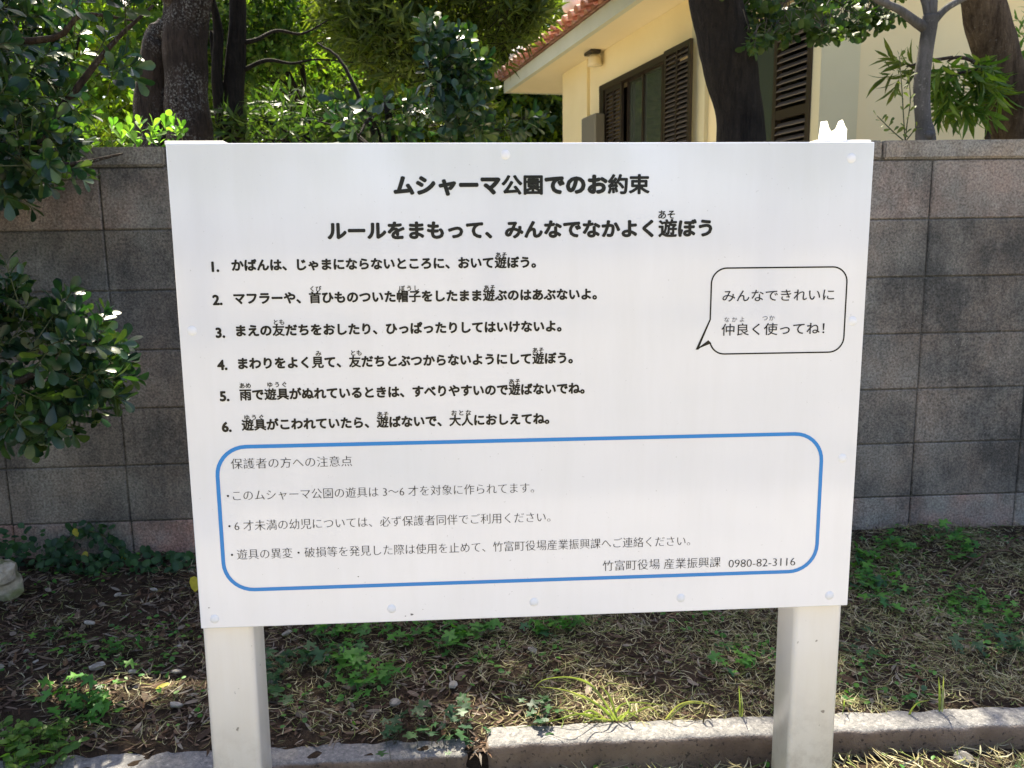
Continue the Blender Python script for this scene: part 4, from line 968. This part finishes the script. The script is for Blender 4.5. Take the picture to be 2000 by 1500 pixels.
# hedge mass beyond everything
hg = empty('far_thicket', (0, 17, 0), label='dense thicket closing the view beyond the garden trees', cat='thicket')
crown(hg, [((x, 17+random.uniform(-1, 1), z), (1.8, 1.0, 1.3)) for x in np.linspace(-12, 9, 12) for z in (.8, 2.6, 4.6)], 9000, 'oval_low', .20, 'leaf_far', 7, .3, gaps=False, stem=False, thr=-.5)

# ================================================================ GROUND DETAIL
def ground_pts(n, yr=(KY1, 2.88), xr=(-2.3, 2.5)):
    X = rng.uniform(*xr, n); Y = rng.uniform(*yr, n); return X, Y
def litter(name, n, xr, yr, zf, mat, L=(.02, .06), Wd=(.0015, .006), dens=None, lift=.006, curl=.25, label=None, cat=None, tilt=.25):
    X = rng.uniform(*xr, n); Y = rng.uniform(*yr, n)
    if dens is not None:
        k = rng.random(n) < dens(X, Y); X, Y = X[k], Y[k]
    n = len(X); Z = zf(X, Y)+rng.uniform(0, lift, n); a = rng.uniform(0, 6.28, n); t = rng.normal(0, tilt, n)
    D = np.stack([np.cos(a)*np.cos(t), np.sin(a)*np.cos(t), np.sin(np.abs(t))*.8], 1)
    Mx = frames(D, None, .4); ln = rng.uniform(*L, n); wd = rng.uniform(*Wd, n)
    P = np.stack([X, Y, Z], 1); V0 = []
    rows = [(-.5, .35), (-.17, 1), (.2, .9), (.5, .1)]
    cv = rng.normal(0, curl, n); cz = rng.normal(0, curl*.5, n)
    V = np.zeros((n, 8, 3))
    for i, (y, hw) in enumerate(rows):
        for s_, k in ((-1, 0), (1, 1)):
            V[:, 2*i+k, 0] = s_*wd*hw/2*1.0 + cv*ln*y*y; V[:, 2*i+k, 1] = y*ln; V[:, 2*i+k, 2] = np.abs(cz)*ln*(y*y)*1.5
    V = np.einsum('nij,nkj->nki', Mx, V)+P[:, None, :]
    T0 = np.array([(0, 1, 3), (0, 3, 2), (2, 3, 5), (2, 5, 4), (4, 5, 7), (4, 7, 6)]); T = T0[None]+(np.arange(n)*8)[:, None, None]
    tint = np.repeat(rng.random(n), 8)
    return link(name, tri_mesh(name, V.reshape(-1, 3), T.reshape(-1, 3), tint, smooth=False), MAT[mat], kind='stuff', label=label, cat=cat)
sig = lambda x: 1/(1+np.exp(-x))
dryR = lambda X, Y: sig((X-.05+.5*wob(np.stack([X, Y, X*0], -1), 3))*3)
litter('leaf_litter', 36000, (-2.4, 2.6), (KY1-.02, 2.89), bed_z, 'litter', (.015, .055), (.0015, .007), lambda X, Y: (1-.55*dryR(X, Y))*np.clip(.75+.6*wob(np.stack([X, Y, X*0], -1), 6, 3), .15, 1), label='brown twigs and dead leaves covering the planting bed', cat='litter')
litter('dead_leaves', 2400, (-2.4, 2.6), (KY1-.02, 2.89), bed_z, 'litter', (.018, .045), (.007, .018), lambda X, Y: 1-.85*dryR(X, Y), .012, .1, 'curled grey brown dead leaves lying among the twigs', 'litter', .35)
litter('dry_grass', 105000, (-2.4, 2.6), (KY1-.02, 2.89), bed_z, 'straw', (.012, .055), (.0008, .0024), lambda X, Y: (.14+.86*dryR(X, Y))*np.clip(.8+.6*wob(np.stack([X, Y, X*0], -1), 7, 5), .35, 1), .022, .7, 'matted straw coloured dry grass on the right of the planting bed', 'grass', .3)
litter('front_litter', 9000, (-1.5, 1.7), (1.2, KY0), fore_z, 'straw', (.02, .08), (.001, .004), lambda X, Y: .35+.65*dryR(X, Y), .02, .4, 'dry grass and twigs in front of the kerb', 'litter', .35)
def weeds(name, label, cat, pts, tpl, ls, mat, per=9, spread_=.03, h=.03, zf=bed_z, nobj=0, kind=None):
    pts = np.array(pts, float); n = len(pts)
    base = Vector((float(pts[0, 0]), float(pts[0, 1]), float(zf(pts[:1, 0], pts[:1, 1])[0])))
    P = np.repeat(pts, per, 0) + rng.normal(0, spread_, (n*per, 2)); Z = zf(P[:, 0], P[:, 1])
    ls = ls*1.05; hh = rng.uniform(.3, 1.0, len(P))*h; P3 = np.stack([P[:, 0], P[:, 1], Z+hh], 1)
    a = rng.uniform(0, 6.28, len(P)); D = np.stack([np.cos(a), np.sin(a), rng.uniform(-.1, .5, len(P))], 1)
    Mx = frames(D, None, .35); S = ls*rng.uniform(.5, 1.2, len(P))
    Vs, Ts = stems_arrays(P3-np.array([0, 0, 1])*hh[:, None]*.4, np.tile([0, 0, 1.0], (len(P), 1)), 1.0*h*.5, .0007)
    if kind == 'stuff':
        V, T, t = leaves_arrays(tpl, P3, Mx, S); return link(name, tri_mesh(name, V, T, t, False), MAT[mat], kind='stuff', label=label, cat=cat)
    root = empty(name, base, label=label, cat=cat)
    foliage(root, tpl, P3, Mx, S, MAT[mat], nobj)
    link('stems', tri_mesh('stems', Vs-np.array(base), Ts), MAT['stem'], root, kind='stuff')
    return root
def gp(px, py): p = on_z(px, py, .01); return (p.x, p.y)
X, Y = rng.uniform(kx-.01, kx2+.01, 260), rng.uniform(KY0-.02, KY1+.02, 260)
_n = 260; _P = np.stack([X, Y, np.where(Y < KY0+.012, -.06, -.016)], 1); _a = rng.uniform(0, 6.28, _n)
V, T, t = leaves_arrays('lance_low', _P, frames(np.stack([np.cos(_a), np.sin(_a), rng.normal(0, .3, _n)], 1), None, .5), rng.uniform(.01, .035, _n))
link('gap_litter', tri_mesh('gap_litter', V, T, t, False), MAT['litter'], kind='stuff', label='twigs and soil filling the gap between two kerb stones', cat='litter')
# big named clumps
clumps = [
 ('bright leafy weed clump in the shade near the bottom left corner', [(150, 1365), (170, 1385), (185, 1400), (130, 1350), (200, 1360)], 'weed', .034, 150),
 ('green weed clump lying left of the left post at mid bed', [(210, 1268), (235, 1275), (250, 1262), (110, 1230), (130, 1245)], 'weed', .026, 90),
 ('row of lobed green weeds below the board right of the left post', [(605, 1232), (700, 1225), (740, 1225), (800, 1240), (850, 1225), (650, 1240)], 'weed', .032, 200),
 ('upright lobed weed patch between the left post and the middle', [(690, 1290), (710, 1310), (720, 1335), (700, 1345), (750, 1320), (680, 1270)], 'weed', .032, 200),
 ('low dark lobed weed beside the left post', [(520, 1330), (530, 1350), (590, 1290), (620, 1300), (525, 1290)], 'ivy', .036, 120),
 ('lobed weeds under the middle of the board edge', [(880, 1260), (900, 1245), (940, 1235), (1080, 1225), (1110, 1235), (1060, 1245)], 'weed', .034, 200),
 ('dark leaved weed by the gap between the kerb stones', [(920, 1420), (890, 1410), (850, 1430), (780, 1430), (1030, 1400)], 'ivy', .032, 120),
 ('small three leaved weed between the board and the right kerb', [(1440, 1295), (1450, 1300)], 'weed', .032, 40),
 ('bright green weeds at the foot of the wall right of the board', [(1730, 1065), (1760, 1080), (1850, 1060), (1880, 1075), (1865, 1090), (1690, 1090)], 'weed', .036, 240),
 ('green weeds spreading right of the board corner', [(1680, 1130), (1700, 1145), (1720, 1180), (1740, 1145), (1690, 1100)], 'weed', .034, 180),
 ('patch of small weeds on the bed below the right wall', [(1860, 1180), (1900, 1175), (1930, 1185), (1880, 1165), (1960, 1210)], 'weed', .028, 160),
 ('dark lobed weed lying at the right side of the bed', [(1905, 1275), (1975, 1255), (1990, 1275), (1680, 1270)], 'ivy', .034, 90)]
for lab, pp, mt, ls, no in clumps:
    weeds('weed_clump', lab, 'weed', [gp(*p) for p in pp], 'lobed', ls, mt, per=max(4, no//len(pp)//3+4), spread_=.028, h=.045, nobj=min(no, 80))
X, Y = ground_pts(620); k = wob(np.stack([X, Y, X*0], -1), 5, 1) > .25; weeds('ground_cover', 'small scattered green weeds across the planting bed', 'weeds', np.stack([X[k], Y[k]], 1), 'round', .017, 'weed', 7, .03, .02, kind='stuff')
X, Y = ground_pts(260, (1.25, KY0)); weeds('front_weeds', 'small weeds in front of the kerb', 'weeds', np.stack([X, Y], 1), 'round', .017, 'weed', 5, .03, .02, fore_z, kind='stuff')
P = [gp(random.uniform(0, 120), random.uniform(1430, 1500)) for _ in range(34)]
weeds('sunlit_weeds', 'sunlit pale weeds at the bottom left corner of the bed', 'weed', P, 'round', .022, 'leaf_bright', 7, .02, .05, nobj=120)
# ivy at the wall foot, left, with an arching runner
iv = empty('creeping_vine', (-1.6, WY-.05, 0), label='dark creeping vine with an arching runner along the wall foot at left', cat='vine')
pts = []
for _ in range(150):
    px = rng.uniform(-40, 375); top = 1040 if px < 100 else (1075 if px < 140 else 1090); pts.append(at(px, rng.uniform(top, 1135), WY-.02-rng.uniform(0, .15)))
runner = [(140, 1090), (130, 1060), (150, 1042), (175, 1038), (200, 1045), (220, 1060), (240, 1085), (258, 1110)]
for x, y in runner:
    for _ in range(5): pts.append(at(x+rng.uniform(-10, 10), y+rng.uniform(-8, 8), WY-.03))
tube_obj('stem', [at(x, y, WY-.025) for x, y in runner], [.003]*len(runner), MAT['stem'], iv, 5)
P = np.array(pts); P[:, 2] = np.maximum(P[:, 2], .01); D = rng.normal(0, 1, P.shape)*np.array([1, .6, .6])+np.array([0, -.4, .1]); P = np.repeat(P, 3, 0)+rng.normal(0, .015, (len(P)*3, 3)); D = np.repeat(D, 3, 0)+rng.normal(0, .6, (len(P), 3))
foliage(iv, 'round', P, frames(D, np.tile([0, -.8, .6], (len(P), 1)), .4), rng.uniform(.02, .038, len(P)), MAT['ivy'], 290)
for k, (px, py, yv) in enumerate([(148, 1040, WY-.04), (166, 1085, WY-.05), (191, 1102, WY-.06), (242, 1088, WY-.05)]):
    p = at(px, py, yv); V0, T0 = TPL['round']; o = link('yellow_leaf', tri_mesh('yellow_leaf', V0-np.array([0, .5, 0]), T0), MAT['yellow'], loc=p, rot=(1.2, random.uniform(-.5, .5), random.uniform(-1, 1)), scale=.032,
        label='small yellow leaf caught in the creeping vine', cat='leaf', group='yellow leaves in the vine')
V0, T0 = TPL['round']
p = on_z(381, 1143, .03); link('fallen_leaf', tri_mesh('fallen_leaf', V0-np.array([0, .5, 0]), T0), MAT['yellow'], loc=(p.x, p.y, .035), rot=(.9, .3, .6), scale=.055, label='yellow fallen leaf peeking out left of the board edge', cat='leaf')
p = on_z(318, 1343, .02); link('fallen_leaf', tri_mesh('fallen_leaf', V0-np.array([0, .5, 0]), T0), MAT['yellow'], loc=(p.x, p.y, .025), rot=(.2, .3, -1.0), scale=(.02, .035, .03), label='narrow yellowish fallen leaf on the litter left of the left post', cat='leaf')
# rocks and pale stone chips
def rock(name, loc, sc, mat, seed, label=None, cat=None, group=None, sub=3):
    bm = bmesh.new(); bmesh.ops.create_icosphere(bm, subdivisions=sub, radius=1)
    co = np.array([v.co[:] for v in bm.verts]); k = 1+.22*wob(co, 1.6, seed)+.14*wob(co, 4, seed+1)+.07*wob(co, 9, seed+2)
    co = co*k[:, None]; co = np.clip(co, -.85, .85)*np.array(sc)
    for v, c in zip(bm.verts, co): v.co = c
    me = bpy.data.meshes.new(name); bm.to_mesh(me); bm.free()
    return link(name, me, MAT[mat], loc=loc, rot=(random.uniform(-.3, .3), random.uniform(-.3, .3), random.uniform(0, 3)), label=label, cat=cat, group=group)
p = on_z(0, 1120, .10); rock('limestone_rock', (p.x-.01, p.y, .10), (.065, .06, .045), 'rock', 1, 'upper grey limestone rock at the left edge, stacked on another', 'rock')
p = on_z(5, 1150, .03); rock('limestone_rock', (p.x+.0, p.y, .03), (.07, .06, .055), 'rock', 4, 'lower mossy limestone rock at the left edge, under the grey one', 'rock')
for k, (px, py, s) in enumerate([(175, 1215, .022), (190, 1300, .028), (260, 1310, .018), (345, 1375, .022), (180, 1335, .012), (345, 1310, .018), (530, 1330, .022), (640, 1280, .02), (770, 1370, .024), (885, 1335, .024), (560, 1235, .02), (1040, 1268, .02), (350, 1260, .012), (70, 1290, .012), (230, 1160, .016), (300, 1150, .016)]):
    p = on_z(px, py, .012); rock('stone_chip', (p.x, p.y, .010), (s*.8, s*.5, s*.28), 'chip', k*1.3, 'small pale stone chip lying in the leaf litter', 'stone', 'pale stone chips in the planting bed', 2)
p = on_z(1880, 1490, -.06); rock('stone_chip', (p.x, p.y, -.06), (.03, .025, .02), 'chip', 50, 'pale stone in front of the kerb right of the right post', 'stone', None, 2)
# grass tuft behind the kerb, arching sunlit blades
def blades(name, label, base_px, arcs, wd=.004, zf=.0, mat='grass'):
    b = on_z(base_px[0], base_px[1], zf); root = empty(name, b, label=label, cat='grass')
    for pts in arcs:
        n = len(pts); P = [on_y(x, y, b.y + .02*math.sin(x)) - b for x, y in pts]; P = [Vector(p) for p in P]
        fine = []
        for i in range(n-1):
            p0 = P[max(i-1, 0)]; p1 = P[i]; p2 = P[i+1]; p3 = P[min(i+2, n-1)]
            for k in range(6):
                t = k/6; fine.append(.5*((2*p1)+(-p0+p2)*t+(2*p0-5*p1+4*p2-p3)*t*t+(-p0+3*p1-3*p2+p3)*t**3))
        fine.append(P[-1]); m = len(fine); V = []; F = []
        for i, q in enumerate(fine):
            t = (fine[min(i+1, m-1)]-fine[max(i-1, 0)]).normalized(); nn = t.cross(Vector((0, -1, .25))).normalized(); f = i/(m-1)
            hw = wd/2*(.7+.3*math.sin(math.pi*min(1, f*1.5)))*(1-f**3)+.0003
            V += [q+nn*hw, q+Vector((0, .0012, 0))-Vector((0, 0, .0006)), q-nn*hw]
        for i in range(m-1): F += [(3*i, 3*i+1, 3*i+4, 3*i+3), (3*i+1, 3*i+2, 3*i+5, 3*i+4)]
        link('blade', mesh('blade', V, F, True), MAT[mat], root)
    return root
blades('grass_tuft', 'sunlit tuft of long arching grass blades behind the lit kerb', (1200, 1408), [
    [(1200, 1408), (1165, 1375), (1110, 1350), (1052, 1341)], [(1205, 1408), (1180, 1370), (1150, 1335), (1110, 1323), (1062, 1328), (1042, 1345)],
    [(1195, 1408), (1170, 1400), (1130, 1395), (1080, 1408), (1010, 1422)], [(1200, 1408), (1180, 1385), (1155, 1370), (1138, 1356)],
    [(1190, 1410), (1150, 1388), (1120, 1415)], [(1215, 1408), (1245, 1390), (1270, 1382), (1290, 1400)], [(1210, 1408), (1230, 1385), (1225, 1370), (1220, 1360)],
    [(1195, 1408), (1210, 1380), (1240, 1372), (1300, 1378)], [(1185, 1410), (1150, 1400), (1100, 1385)], [(1200, 1408), (1160, 1405), (1125, 1420)], [(1198, 1408), (1172, 1380), (1140, 1360), (1120, 1358)], [(1206, 1408), (1190, 1360), (1170, 1338)], [(1202, 1408), (1225, 1392), (1250, 1405)]], .0050)
blades('grass_sprig', 'few thin green blades arching behind the kerb left of the right post', (1310, 1405), [[(1300, 1405), (1325, 1378), (1360, 1370), (1400, 1382)], [(1305, 1405), (1340, 1375), (1375, 1375)], [(1445, 1405), (1445, 1370), (1443, 1340)], [(1448, 1405), (1450, 1380), (1447, 1350)]], .004)
blades('hanging_straw', 'single dry stalk hanging over the kerb face left of the right post', (1375, 1415), [[(1385, 1375), (1376, 1400), (1372, 1430), (1383, 1478)], [(1385, 1375), (1378, 1395), (1374, 1412)]], .004, 0, 'straw')
blades('grass_sprig', 'short green blades standing just right of the right post', (1840, 1395), [[(1835, 1390), (1835, 1350), (1833, 1322)], [(1840, 1390), (1842, 1350), (1843, 1320)], [(1645, 1395), (1648, 1380), (1649, 1365)], [(1775, 1440), (1775, 1400), (1790, 1375), (1815, 1368)], [(1775, 1440), (1770, 1420), (1772, 1396)]], .0055)
blades('wiry_stalk', 'thin pale wiry stalk curling beside the left post at the kerb', (514, 1498), [[(513, 1500), (515, 1480), (530, 1465), (560, 1459)]], .0018, -.01, 'chip')
# dead twigs at right
tw = empty('dead_twig', on_z(1900, 1085, .03), label='pale forked dead twig lying below the wall at the right', cat='twig')
for pts in ([(1860, 1130), (1895, 1100), (1930, 1082), (1965, 1075), (2000, 1090)], [(1905, 1095), (1890, 1088), (1850, 1082)], [(1925, 1085), (1915, 1110), (1905, 1130)], [(1965, 1075), (1975, 1058), (1990, 1050)]):
    tube_obj('branch', [on_z(x, y, .035) for x, y in pts], [.004]*(len(pts)-1)+[.0015], MAT['bark_pale'], tw, 6)
